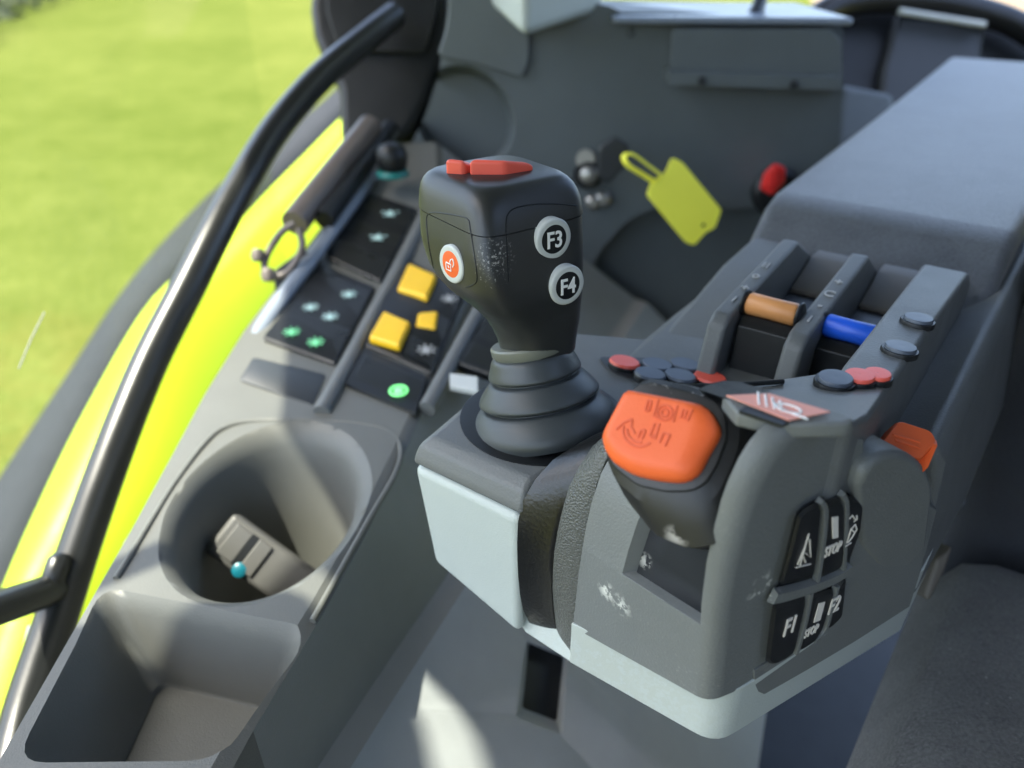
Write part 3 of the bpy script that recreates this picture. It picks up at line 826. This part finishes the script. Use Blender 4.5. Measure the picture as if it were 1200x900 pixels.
# slot in the side panel
pa,pb_,pcn=rings[3][6],rings[3][7],rings[6][6]
pnn=(pb_-pa).cross(pcn-pa).normalized(); pnn=pnn if pnn.z>0 else -pnn
def onPan(px,py,o=0.): return on_plane(px,py,pa+pnn*o,pnn)
cup=V((-.1290,.3200,0))
cc=B(); loft(cc,[[V((cup.x+rx_*math.cos(t),cup.y+dy_+ry_*math.sin(t),z if z<-.3 else zc(cup.y+ry_*math.sin(t))+z+.2575)) for t in [2*math.pi*k/72 for k in range(72)]] for rx_,ry_,z,dy_ in ((.034,.040,-.352,-.004),(.037,.044,-.345,-.004),(.0425,.058,-.277,0),(.0442,.061,-.267,0),(.0462,.064,-.2618,0),(.0495,.068,-.2582,0),(.058,.077,-.2530,0))])
tr=B()
t_top=[V((-.183,.176,0)),V((-.108,.176,0)),V((-.101,.20,0)),V((-.091,.232,0)),V((-.184,.256,0))]
t_bot=[V((-.165,.187,0)),V((-.116,.187,0)),V((-.110,.20,0)),V((-.102,.226,0)),V((-.166,.243,0))]
def rp3(poly,r,z): return [V((p.x,p.y,z)) for p in round_poly([(q.x,q.y) for q in poly],r,5)]
tc_=sum(t_top,V())/5; mid_t=[b.lerp(a,.8) for a,b in zip(t_top,t_bot)]
ex=lambda k:[tc_+(p-tc_)*k if i==4 or i==3 else tc_+V(((p-tc_).x*(1+(k-1)*.3),(p-tc_).y*(1+(k-1)*.2),0)) for i,p in enumerate(t_top)]
loft(tr,[rp3(t_bot,.008,-.304),rp3([tc_+(p-tc_)*1.02 for p in t_bot],.010,-.301),rp3(mid_t,.010,-.276),rp3(t_top,.011,-.2680),rp3(ex(1.07),.012,-.2625),rp3(ex(1.18),.013,-.2575),rp3(ex(1.4),.014,-.245)])
sc_=B(); so_=round_poly([(617,750),(665,767),(659,862),(604,840)],5,4); si_=round_poly([(620,754),(659,770),(651,842),(613,828)],4,4)
loft(sc_,[[onPan(p.x,p.y,.01) for p in so_],[onPan(p.x,p.y,.0) for p in so_],[onPan(p.x,p.y,-.0100) for p in si_]])
boolean(cbody,[cc,tr,sc_])
bv=cbody.modifiers.new('bevel','BEVEL'); bv.width=.0036; bv.segments=3; bv.limit_method='ANGLE'; bv.angle_limit=math.radians(28)
cbody.modifiers.new('wn','WEIGHTED_NORMAL')
# colour the lower side panel with its own bluish plastic
cbody.data.materials.append(M['panelblue']); cbody.data.materials.append(M['flank']); cbody.data.materials.append(M['ledge'])
for p in cbody.data.polygons:
    c=p.center+ORG[cbody.name]
    ys=lerp_t(XR,c.y)
    xs=max(-.084+.412*(c.y-.226),ys+.010)
    if c.x>xs+.014 : p.material_index=1
    elif c.x>xs+.002 and c.z<-.3 and c.z>-.34 and abs(p.normal.z)>.7: p.material_index=3
    elif c.x>ys-.001 and c.z<zc(c.y)-.02 and p.normal.z>.05 and p.normal.x>.3: p.material_index=2
# lip round the cup holder
bm=B()
lp=[(136,678),(152,652),(176,612),(205,566),(238,522),(262,502),(300,493),(380,493),(436,499),(462,510),(470,530),(462,558),(440,596),(404,660),(366,728)]
tube(bm,spline([onC(*p,.0006) for p in lp],6),.0016,10); obj('cup_lip',bm,'console',con,angle=60)
# black sheet stands for the dark inside the panel slot
bm=B(); prism(bm,[onPan(*p,-.0085) for p in ((600,735),(676,755),(670,870),(596,850))],-pnn*.002); obj('dark_slot',bm,'black',con)
# switch modules
upc=V((0,-.12,1)).normalized()
def module(quad,name='switch_module',h=.0035,mat='black'):
    bm=B(); q=[onC(*p,.0004) for p in round_poly(quad,4,3)]; c=sum(q,V())/len(q)
    loft(bm,[[p-upc*.004 for p in q],[p+upc*h*.7 for p in q],[p.lerp(c,.03)+upc*h for p in q]]); return obj(name,bm,mat,con,angle=30)
def cells(par,quad,n,h=.0052):
    a,b_,c,d=[V((x,y)) for x,y in quad]        # a-b far edge, d-c near edge
    for k in range(n):
        t0,t1=(k+.06)/n,(k+.94)/n
        q=[a.lerp(d,t0),b_.lerp(c,t0),b_.lerp(c,t1),a.lerp(d,t1)]; m=sum(q,V((0,0)))/4
        q=[onC(*(p+(m-p)*.04),.0036) for p in q]; c3=sum(q,V())/4; bm=B()
        loft(bm,[[p-upc*.003 for p in q],[p.lerp(c3,.04)+upc*dz for p,dz in zip(q,(h-.0036,h-.0036,h-.0052,h-.0052))]])
        obj('rocker',bm,'blackgloss',par,bevel=.0009,seg=3)
mA=module([(428,228),(490,248),(447,333),(380,303)]); mB=module([(377,313),(440,340),(393,431),(308,400)])
mC=module([(297,420),(383,440),(367,477),(281,447)],h=.0012,mat='dark')
mD=module([(470,303),(545,343),(505,441),(427,408)]); mE=module([(427,411),(502,445),(488,490),(404,454)])
mF=module([(572,372),(600,385),(575,442),(535,428)])
cells(mA,[(428,228),(490,248),(447,333),(380,303)],3); cells(mB,[(377,313),(440,340),(393,431),(308,400)],2); cells(mE,[(427,411),(502,445),(488,490),(404,454)],1); cells(mF,[(572,372),(600,385),(575,442),(535,428)],2)
cells(mD,[(505,318),(545,343),(505,441),(466,425)],3)
def icon(par,px,py,mat,r=9,kind=0):
    bm=B()
    c=onC(px,py,.0056); X1=V((1,0,0)); Y1=V((0,1,.12)).normalized(); s=r*.00055
    arms=8 if kind==0 else 5
    lathe(bm,c-upc*.001,upc,[(s*.42,0),(s*.42,.0015),(s*.3,.0018)],16)
    if mat=='iconlit':
        arms=0; stroke(bm,[c+(X1*math.cos(t)+Y1*math.sin(t))*s*.75+upc*.0003 for t in [2*math.pi*k/20 for k in range(21)]],upc,s*.22,.0003)
    for k in range(arms):
        t=2*math.pi*k/arms+.3; d=X1*math.cos(t)+Y1*math.sin(t)
        stroke(bm,[c+d*s*.55+upc*.0003,c+d*s+upc*.0003],upc,s*.17,.0003)
    obj('icon',bm,mat,par)
for px,py in ((457,250),(443,278)): icon(mA,px,py,'icon',14,1)
for px,py,mm in ((409,345,'icon'),(364,360,'icon'),(387,371,'icon'),(342,389,'icongreen'),(370,401,'icongreen')): icon(mB,px,py,mm,11)
icon(mE,467,458,'iconlit',13)
for px,py in ((527,350),(500,410)): icon(mD,px,py,'greyprint',12)
def rocker(par,quad,h,name='rocker',mat='yellowsw'):
    bm=B(); q=[onC(*p,.0055) for p in quad]; c=sum(q,V())/4
    loft(bm,[[p-upc*.002 for p in q],[p.lerp(c,.05)+upc*h for p in q]]); obj(name,bm,mat,par,bevel=.002,seg=3)
rocker(mD,[(479,312),(513,327),(501,354),(465,343)],.0042); rocker(mD,[(450,368),(482,382),(469,411),(432,400)],.0042)
rocker(mD,[(490,368),(514,366),(511,386),(487,383)],.002,'indicator')
bm=B(); prism(bm,[onC(*p,.006) for p in ((527,437),(560,441),(560,458),(527,452))],-upc*.004); obj('label_tab',bm,'ring',con,bevel=.0005)
bm=B()
for l in ([(512,225),(480,290),(440,366),(405,432),(377,484)],[(590,320),(560,368),(530,424),(500,480)]):
    tube(bm,spline([onC(*p,.001) for p in l],4),.0055,10,flat=1)
obj('ridge',bm,'slate',con,angle=60)
# round knob at the far end
kc=P(459,182,.66); bm=B(); lathe(bm,kc-UP*.012,UP,[(.011,0),(.013,.004),(.0135,.012),(.011,.019),(.006,.022),(.0001,.023)],28); ko=obj('rotary_knob',bm,'black',con,angle=60)
bm=B(); lathe(bm,kc-UP*.0175,UP,[(.0135,0),(.014,.002),(.0125,.005)],28); obj('teal_ring',bm,'tealdark',con)

# device in the cup
dv=thing('remote_control',(cup.x,cup.y,-.34),'grey plastic remote control with a round turquoise button, lying in the cup holder','remote control')
dc=P(308,658,.43)
dx=(P(356,690,.43)-P(262,622,.43)).normalized(); dz=(V((-.25,-.55,.8))); dz=(dz-dx*dz.dot(dx)).normalized(); dy=dz.cross(dx)
bm=B(); box(bm,dc,dx*.0290,dy*.0130,dz*.006); obj('case',bm,'device',dv,bevel=.0035,seg=4)
bm=B(); box(bm,dc-dx*.0175+dz*.0062,dx*.0055,dy*.0095,dz*.0012); obj('end_grip',bm,'device',dv,bevel=.001)
bm=B(); box(bm,dc-dx*.0105+dz*.0064,dx*.0022,dy*.0098,dz*.0006); obj('groove',bm,'black',dv)
bm=B(); box(bm,dc-dx*.0035+dz*.0062,dx*.0045,dy*.0098,dz*.0014); obj('end_grip',bm,'device',dv,bevel=.001)
bb=on_plane(281,668,dc+dz*.0062,dz); bm=B(); lathe(bm,bb,dz,[(.0042,0),(.0042,.001),(.0034,.0016),(.0001,.0018)],24); obj('button',bm,'teal',dv)

# ================================================================== CAB
cab=thing('tractor_cab',(.3,.2,-.75),'dark slate rear trim wall of the cab with a pocket, shelf and black pillar','tractor cab')
bm=B(); rx=-.505
prism(bm,[V((-.43,-1.1,.5)),V((.5,-1.1,.5)),V((.5,1.35,.5)),V((-.55,1.35,.5)),V((-.52,.465,.5)),V((-.498,.295,.5)),V((-.458,.18,.5)),V((-.432,.155,.5)),V((-.428,.08,.5))],V((0,0,.08))); obj('shade_roof',bm,'rear',cab,bevel=.01)  # unseen; left outline cut so sun and shade fall in patches on the console
bm=B(); prism(bm,[V((-.44,.070,.10)),V((-.405,.070,.10)),V((-.405,.168,.10)),V((-.44,.178,.10))],V((0,0,.332))); obj('shade_block',bm,'black',cab,bevel=.015,seg=4)  # unseen box added to cast the shadow over the tray
bm=B(); tube(bm,[V((-.425,.145,.2)),V((-.56,.14,.22)),V((-.58,.145,.46)),V((-.45,.25,.54))],.009,10); obj('shade_block_arm',bm,'rail',cab)  # unseen arm added to carry the shading box
bm=B(); prism(bm,[V((.10,-.50,-.75)),V((.95,-.50,-.75)),V((.95,-.46,-.75)),V((.10,-.46,-.75))],V((0,0,1.25))); obj('shade_wall_front',bm,'rear',cab)  # unseen wall added to darken the key side of the armrest
bm=B(); prism(bm,[V((.95,-.50,-.75)),V((1.0,-.50,-.75)),V((1.0,.45,-.75)),V((.95,.45,-.75))],V((0,0,1.25))); obj('shade_wall_right',bm,'rear',cab)  # unseen wall added to keep light from coming in on the right
bm=B(); prism(bm,[V((-.25,-1.0,-.752)),V((1.25,-1.0,-.752)),V((1.25,.95,-.752)),V((-.25,.95,-.752))],V((0,0,-.03))); obj('floor_mat',bm,'floor',cab)
# rear trim wall
RY=.745
def onY(px,py,y): return on_plane(px,py,V((0,y,0)),V((0,1,0)))
bm=B()
wl=[(528,-12),(620,-14),(716,8),(728,14),(975,20),(988,36),(988,110),(978,230),(990,330),(1010,470),(560,560),(440,330),(462,210),(492,150),(515,80)]
prism(bm,[onY(*p,RY) for p in wl],V((0,.16,0))); wall=obj('rear_trim',bm,'rear',cab)
cb=B(); pk=round_poly([(676,400),(684,345),(700,297),(737,256),(775,242),(960,246),(960,420),(800,520),(700,470)],16,5)
loft(cb,[[onY(p.x,p.y,RY-.02) for p in pk],[onY(p.x,p.y,RY) for p in pk],[onY(p.x*.985+12,p.y*.985+3,RY+.035) for p in pk]])
cd=B(); dish=[(545+58*math.cos(t)-8*math.sin(t),138-62*math.sin(t)) for t in [2*math.pi*k/48 for k in range(48)]]
loft(cd,[[onY(*p,RY-.02) for p in dish],[onY(*p,RY) for p in dish],[onY(545+(p[0]-545)*.86,140+(p[1]-138)*.86,RY+.045) for p in dish]])
boolean(wall,[cb,cd])
bv=wall.modifiers.new('bevel','BEVEL'); bv.width=.010; bv.segments=4; bv.limit_method='ANGLE'; bv.angle_limit=math.radians(28); wall.modifiers.new('wn','WEIGHTED_NORMAL')
bm=B(); prism(bm,[onY(*p,RY-.008) for p in round_poly([(527,-30),(619,-30),(621,70),(612,92),(560,76),(512,66),(524,30)],8,4)],V((0,.03,0))); obj('upper_trim',bm,'rear',cab,bevel=.006,seg=3)
# shelf block
bm=B()
sb=[(788,34),(972,34),(984,46),(986,98),(980,106),(790,100),(784,88)]
loft(bm,[[onY(*p,RY-.035) for p in round_poly(sb,5,3)],[onY(*p,RY+.08) for p in round_poly(sb,5,3)]]); obj('shelf_block',bm,'rear',cab,bevel=.007,seg=4)
bm=B(); prism(bm,[onY(*p,RY-.046) for p in round_poly([(784,84),(986,90),(986,106),(784,100)],3,3)],V((0,.03,0))); obj('shelf_lip',bm,'rear',cab,bevel=.004)
bm=B(); 
zt_=onY(850,30,RY-.03).z
prism(bm,[V((onY(716,20,RY).x,RY-.02,zt_)),V((onY(985,20,RY).x,RY-.032,zt_)),V((onY(985,20,RY).x,RY+.12,zt_+.002)),V((onY(716,20,RY).x-.01,RY+.12,zt_+.002))],V((0,0,.006))); obj('shelf_top',bm,'sill',cab,bevel=.003)
for x,y,o_ in ((739,38,.0),(822,95,.048),(930,99,.048)):
    bm=B(); lathe(bm,onY(x,y,RY-o_+.001),V((0,-1,.05)),[(.0038,0),(.0038,.0014),(.0026,.0018),(.0026,.0008),(.0001,.0008)],18); obj('screw',bm,'dark',cab)
# black pillar cover
bm=B()
pil=[(366,-40),(362,10),(366,40),(380,75),(396,105),(398,165),(418,176),(452,172),(482,152),(500,118),(514,80),(524,35),(528,-40)]
prism(bm,[P(x,y,.80) for x,y in pil],CF*.05); obj('pillar_cover',bm,'black',cab,bevel=.012,seg=4)
bm=B(); prism(bm,[P(x,y,.792) for x,y in round_poly([(386,-40),(382,12),(394,50),(420,60),(500,60),(512,10),(514,-40)],8,3)],CF*.02); obj('pillar_recess',bm,'black',cab,bevel=.006)
# window sill strip
bm=B()
tube(bm,spline([P(436,205,.69),P(400,255,.64),P(360,310,.60),P(322,362,.565),P(280,428,.53),P(235,500,.492),P(190,575,.455),P(150,640,.427)],5),[.0065]*25+[.0058,.005,.0042,.0035,.003,.003,.003,.003,.003,.003,.003],10,flat=.8); obj('window_sill',bm,'sill',cab,angle=60)

# ================================================================== WINDOW, RAIL, STRUT
win=thing('side_window',(-.305,.2,-.55),'clear side window pane behind the black grab rail, looking onto the lime fender','window')
bm=B(); prism(bm,[V((-.305,-.35,-.55)),V((-.305,.98,-.55)),V((-.305,.98,.49)),V((-.305,-.35,.49))],V((-.004,0,0))); obj('pane',bm,'glass',win)
bm=B(); stroke(bm,[onX_ for onX_ in (on_plane(22,432,V((-.3048,0,0)),V((1,0,0))),on_plane(36,398,V((-.3048,0,0)),V((1,0,0))),on_plane(52,366,V((-.3048,0,0)),V((1,0,0))))],V((1,0,0)),.0011,.0002); obj('scratch',bm,'ring',win)
rail=thing('grab_rail',P(150,480,.52),'curved glossy black tubular guard rail in front of the side window','rail')
rp2=[(462,18,.765),(432,42,.735),(376,90,.69),(326,148,.65),(290,205,.615),(255,268,.585),(216,345,.56),(180,415,.54),(150,485,.52),(118,570,.50),(92,645,.485),(66,725,.47),(30,835,.445),(10,930,.42)]
bm=B(); tube(bm,spline([P(*p) for p in rp2],6),.0125,20); obj('tube',bm,'rail',rail,angle=60)
bm=B(); tube(bm,spline([P(80,684,.484),P(40,698,.45),P(-30,722,.41),P(-120,750,.37)],5),[.0098]*16,18); obj('branch_tube',bm,'rail',rail,angle=60)
bm=B(); lathe(bm,P(66,668,.465),(P(92,645,.485)-P(66,725,.47)),[(.004,-.010),(.0068,-.006),(.0068,.006),(.004,.010)],16); obj('bolt',bm,'rail',rail,angle=60)
bm=B(); tube(bm,[P(54,722,.50),P(36,800,.475),P(10,900,.45)],.004,10); tube(bm,[P(40,735,.52),P(22,815,.49)],.004,10); obj('window_edge',bm,'sill',rail,angle=60)  # grey-blue tubes for the edges of the window frame
gs=thing('gas_strut',P(385,210,.65),'brown grey gas strut with an open latch ring, between the rail and the switch console','gas strut')
bm=B(); tube(bm,[P(434,148,.71),P(345,262,.61)],.0112,18); obj('cylinder',bm,'strut',gs,angle=60)
bm=B(); tube(bm,[P(458,150,.73),P(380,258,.62)],.0085,14); obj('rod',bm,'black',gs,angle=60)
bm=B(); tube(bm,spline([P(x,y,.59) for x,y in ((345,262),(330,272),(314,296),(310,314),(322,324),(340,316),(354,290),(350,268))],4),.0028,10); obj('latch_ring',bm,'strut',gs,angle=60)
bm=B(); lathe(bm,P(302,300,.585),CU,[(.004,-.004),(.0055,0),(.004,.005)],14); lathe(bm,P(314,322,.585),CU,[(.004,-.005),(.0058,0),(.004,.005)],14); obj('bolt',bm,'strut',gs,angle=60)
bm=B(); prism(bm,[P(x,y,.60) for x,y in ((318,318),(352,292),(372,300),(340,352),(322,345))],CF*.02); obj('latch_block',bm,'dark',gs,bevel=.003)

# ================================================================== REAR OBJECTS
wb=thing('storage_box',P(615,40,.66),'pale grey plastic box corner sitting on top of the rear trim','box')
bm=B(); a,b_,c,d=P(613,48,.62),P(550,-12,.70),P(640,-30,.80),P(707,16,.68)
loft(bm,[[a,b_,c,d],[p+UP*.16 for p in (a,b_,c,d)]]); obj('box_body',bm,'pale',wb,bevel=.010,seg=4)
rd=tag(None or obj('lever_rod',(lambda bm:(tube(bm,[P(880,34,.69),P(888,10,.70),P(900,-30,.72)],[.011,.0065,.006],14),bm)[1])(B()),'black',None,angle=60,origin=P(880,34,.69)),'thin black rod rising from the shelf behind the armrest','rod')
fr=thing('curved_frame',P(1080,60,1.0),'black curved rear frame with a dark panel, beyond the armrest pad','frame assembly')
bm=B(); tube(bm,spline([P(x,y,1.0) for x,y in ((935,40),(955,22),(985,6),(1030,0),(1090,2),(1150,14),(1200,34),(1260,80))],6),.017,16); obj('hoop',bm,'gloss',fr,angle=60)
bm=B(); prism(bm,[P(x,y,1.03) for x,y in ((940,30),(1000,6),(1100,4),(1180,24),(1300,80),(1300,260),(940,260))],CF*.03); obj('backing',bm,'black',fr,bevel=.006)
bm=B(); prism(bm,[P(x,y,1.01) for x,y in ((1054,14),(1156,30),(1140,130),(1030,150),(1036,80))],CF*.02); obj('middle_panel',bm,'dark',fr,bevel=.006)
bm=B(); tube(bm,[P(1054,13,.99),P(1154,29,.99)],.0042,10); obj('light_strip',bm,'ring',fr,angle=60)
bm=B(); prism(bm,[P(x,y,.93) for x,y in ((985,96),(1050,108),(1050,200),(975,200))],CF*.04); obj('lower_cover',bm,'rear',fr,bevel=.01)
# keys
ky=thing('ignition_key',onY(700,195,RY-.02),'dark headed ignition key in a silver lock on the rear trim, holding the yellow tag','key')
bm=B(); lathe(bm,onY(689,203,RY+.002),V((-.1,-1,.1)),[(.014,0),(.014,.010),(.011,.014),(.008,.014)],28); obj('lock',bm,'black',ky)
bm=B(); lathe(bm,onY(690,204,RY-.012),V((-.1,-1,.1)),[(.008,0),(.008,.010),(.005,.012)],24); lathe(bm,onY(686,186,RY-.004),V((-.1,-1,.1)),[(.009,0),(.009,.004)],24); obj('lock_barrel',bm,'silver',ky)
bm=B(); prism(bm,[onY(*p,RY-.055) for p in round_poly([(702,172),(722,160),(738,170),(738,192),(712,216),(700,208)],6,4)],V((0,.007,0))); obj('key_head',bm,'dark',ky,bevel=.002)
bm=B(); 
for x,y in ((706,232),(694,236)): lathe(bm,onY(x,y,RY-.002),V((0,-1,.1)),[(.0075,0),(.0075,.008),(.004,.011)],20)
obj('lock_nut',bm,'silver',ky)
tg_=thing('key_tag',onY(800,235,RY-.06),'yellow plastic key tag with a narrow strap, hanging from the ignition key','key tag')
td=(P(840,265,.66)-P(775,205,.69))
tp=P(800,235,.68); tn=(V((.25,-.8,.35))).normalized()
def onT(px,py,o=0.): return on_plane(px,py,tp+tn*o,tn)
bm=B(); prism(bm,[onT(p.x,p.y) for p in round_poly([(764,212),(780,202),(788,184),(800,190),(846,246),(838,268),(828,272),(814,288),(804,284),(758,228)],4,3)],-tn*.002); tbody=obj('tag_plate',bm,'tag',tg_,bevel=.0005)
bm=B(); lathe(bm,onT(824,264,-.0003),tn,[(.0017,0),(.0017,.0006)],14); obj('tag_hole',bm,'black',tbody)
bm=B(); 
sp_=spline([onT(x,y) for x,y in ((776,206),(760,194),(742,181),(731,183),(736,194),(752,204),(768,214))],4); tube(bm,sp_,.0033,8,flat=.4); obj('tag_strap',bm,'tag',tg_,angle=60)
rs=thing('rotary_switch',onY(905,215,RY-.02),'small bright red rotary switch on the dark rear trim left of the armrest pad','switch')
bm=B(); q=[(890,222),(895,203),(908,190),(921,196),(920,213),(905,230)]
loft(bm,[[onY(p.x,p.y,RY-.035) for p in round_poly(q,4,3)],[onY(p.x,p.y,RY-.012) for p in round_poly(q,4,3)]]); obj('knob',bm,'redk',rs,bevel=.003)
bm=B(); prism(bm,[onY(p.x,p.y,RY-.043) for p in round_poly([(899,222),(903,203),(912,198),(911,215)],3,3)],V((0,.01,0))); obj('knob_grip',bm,'redk',rs,bevel=.002)
bm=B(); lathe(bm,onY(905,222,RY+.01),V((0,-1,.1)),[(.024,0),(.024,.016),(.018,.022)],28); obj('switch_base',bm,'black',rs)

# ================================================================== DRIVER CHAIR
S0=V((.149,.212,0))
def Sr(a,b,z): return V((S0.x-m1.x*a+m2.x*b,S0.y-m1.y*a+m2.y*b,z))
ch=thing('driver_chair',Sr(.2,0,-.6),'dark charcoal woven driver chair cushion and backrest beside the armrest','chair')
bm=B()
n_=24
cush=[]
import itertools
cp=[]
nx,ny=26,30
g=[]
for i in range(nx+1):
    row=[]
    for j in range(ny+1):
        u=i/nx; v=j/ny
        a=-.0+u*.42; b=-.24+v*.425
        da=min(a,.42-a); db=min(v*.425,(1-v)*.425)
        def rnd(d,r): return 0 if d>r else r-math.sqrt(max(0,r*r-(r-d)**2))
        z=-.298-rnd(da,.045)-rnd(db,.04)*.9+.004*math.sin(u*6)*math.sin(v*5)
        row.append(Sr(a,b,z))
    g.append(row)
top=[[bm.verts.new(p) for p in r] for r in g]
for i in range(nx):
    for j in range(ny): bm.faces.new((top[i][j],top[i+1][j],top[i+1][j+1],top[i][j+1]))
edge=[top[i][0] for i in range(nx+1)]+[top[nx][j] for j in range(1,ny+1)]+[top[i][ny] for i in range(nx-1,-1,-1)]+[top[0][j] for j in range(ny-1,0,-1)]
low=[bm.verts.new(V((v.co.x,v.co.y,-.42))) for v in edge]
for i in range(len(edge)): k=(i+1)%len(edge); bm.faces.new((edge[i],edge[k],low[k],low[i]))
bm.faces.new(low)
obj('cushion',bm,'seat',ch,angle=70)
bm=B(); loft(bm,[[Sr(a,b,z) for a,b in ((.0,.192),(.42,.192),(.42,.33),(.0,.33))] for z in (-.42,.35)]); obj('backrest',bm,'seatdark',ch,bevel=.03,seg=5)
bm=B(); prism(bm,[Sr(a,b,-.42) for a,b in ((.16,-.1),(.36,-.1),(.36,.2),(.16,.2))],V((0,0,-.33))); obj('pedestal',bm,'floor',ch)
bm=B(); prism(bm,[P(x,y,.40) for x,y in ((1083,700),(1098,655),(1118,640),(1108,670),(1090,705))],CF*.012); obj('bracket',bm,'brown',ch,bevel=.002)
bm=B(); prism(bm,[P(x,y,.44) for x,y in ((1120,590),(1135,570),(1132,590),(1112,615))],CF*.012); obj('bracket',bm,'sill',ch,bevel=.002)

# ================================================================== OUTSIDE
fe=thing('rear_fender',P(200,450,1.2),'lime yellow rear fender with a dark rubber edge, outside the side window','fender')
Lg=[(420,75),(385,112),(340,150),(290,190),(232,240),(150,332),(70,452),(0,558),(-70,665),(-130,780)]
Ly=[(440,112),(402,140),(360,182),(310,232),(255,290),(180,352),(105,478),(45,600),(0,705),(-40,820)]
Lm=[(470,140),(440,185),(400,235),(350,300),(290,380),(235,470),(180,570),(120,680),(60,790),(20,900)]
Lr=[(520,180),(490,240),(450,300),(410,370),(360,460),(310,560),(260,660),(200,770),(150,880),(110,980)]
dp=[1.75,1.62,1.52,1.43,1.34,1.25,1.16,1.08,1.0,.94]
def curve3(l,dd): return spline([P(x,y,d+dd) for (x,y),d in zip(l,dp)],5)
cg,cy_,cm,cr_=curve3(Lg,.10),curve3(Ly,.03),curve3(Lm,0),curve3(Lr,.10)
bm=B(); loft(bm,list(zip(*[cy_,[ (a*.6+b*.4)+UP*.012 for a,b in zip(cy_,cm)],cm,[(a+b)/2+UP*.012 for a,b in zip(cm,cr_)],cr_])),False,closed=False); obj('fender_panel',bm,'fender',fe,solid=.006,angle=60)
bm=B(); loft(bm,list(zip(*[[p+V((-.03,0,-.10)) for p in cg],cg,[(a+b)/2+UP*.006 for a,b in zip(cg,cy_)],[p+UP*.003 for p in cy_]])),False,closed=False); obj('rubber_edge',bm,'lip',fe,solid=.008,angle=60)
bm=B(); GZ=-2.8
prism(bm,[V((-600,-60,GZ)),V((600,-60,GZ)),V((600,1500,GZ)),V((-600,1500,GZ))],V((0,0,-.2))); tag(obj('field',bm,'field'),'short bright green grass field beyond the window','field',kind='structure')
bm=B(); prism(bm,[V((10.5,28,GZ+.006)),V((60,28,GZ+.006)),V((160,300,GZ+.006)),V((95,300,GZ+.006))],V((0,0,-.003))); tag(obj('bare_soil',bm,'soil'),'strip of bare tan soil beyond the rear shelf','soil',kind='structure')
# hedge
bm=B()
pA,pB=V((-16,24,GZ)),V((-34,72,GZ))
for k in range(5200):
    t=random.random(); c=pA.lerp(pB,t)+V((-random.random()**.7*3.5,random.gauss(0,.5),0)); hh=2.2+.9*math.sin(t*19)+.6*math.sin(t*47+1)
    c.z=GZ+random.random()**.8*hh; s=.10+random.random()*.12
    d=V((random.gauss(0,1),random.gauss(0,1),random.gauss(0,1))).normalized(); a,b_=frame_of(d)
    bm.faces.new([bm.verts.new(c+a*s*x+b_*s*y) for x,y in ((-1,0),(0,-.6),(1,0),(0,.6))])
tag(obj('hedge',bm,'leaf',origin=pA),'grey green hedge along the far edge of the field','hedge')

# ================================================================== LIGHT
SUN_EL=math.radians(64); SUN_AZ=math.radians(-105)     # azimuth from +Y towards +X
sd=V((math.sin(SUN_AZ)*math.cos(SUN_EL),math.cos(SUN_AZ)*math.cos(SUN_EL),math.sin(SUN_EL)))
sl_=bpy.data.lights.new('sun','SUN'); sl_.energy=2.6; sl_.angle=math.radians(.53); sl_.color=(1,.94,.82)
so=bpy.data.objects.new('sun',sl_); COL.objects.link(so); so.rotation_euler=sd.to_track_quat('Z','Y').to_euler()
w=bpy.data.worlds.new('World'); sc.world=w; w.use_nodes=True; nt=w.node_tree
sk=nt.nodes.new('ShaderNodeTexSky'); sk.sky_type='NISHITA'; sk.sun_disc=False; sk.sun_elevation=SUN_EL; sk.sun_rotation=SUN_AZ; sk.dust_density=3.0; sk.ozone_density=.6; sk.air_density=1.0
nt.links.new(sk.outputs[0],nt.nodes['Background'].inputs[0]); nt.nodes['Background'].inputs[1].default_value=.15
vs=sc.view_settings; vs.view_transform='Standard'; vs.look='None'; vs.exposure=2.45; vs.gamma=1; vs.use_curve_mapping=False
sc.cycles.max_bounces=10; sc.cycles.use_denoising=True
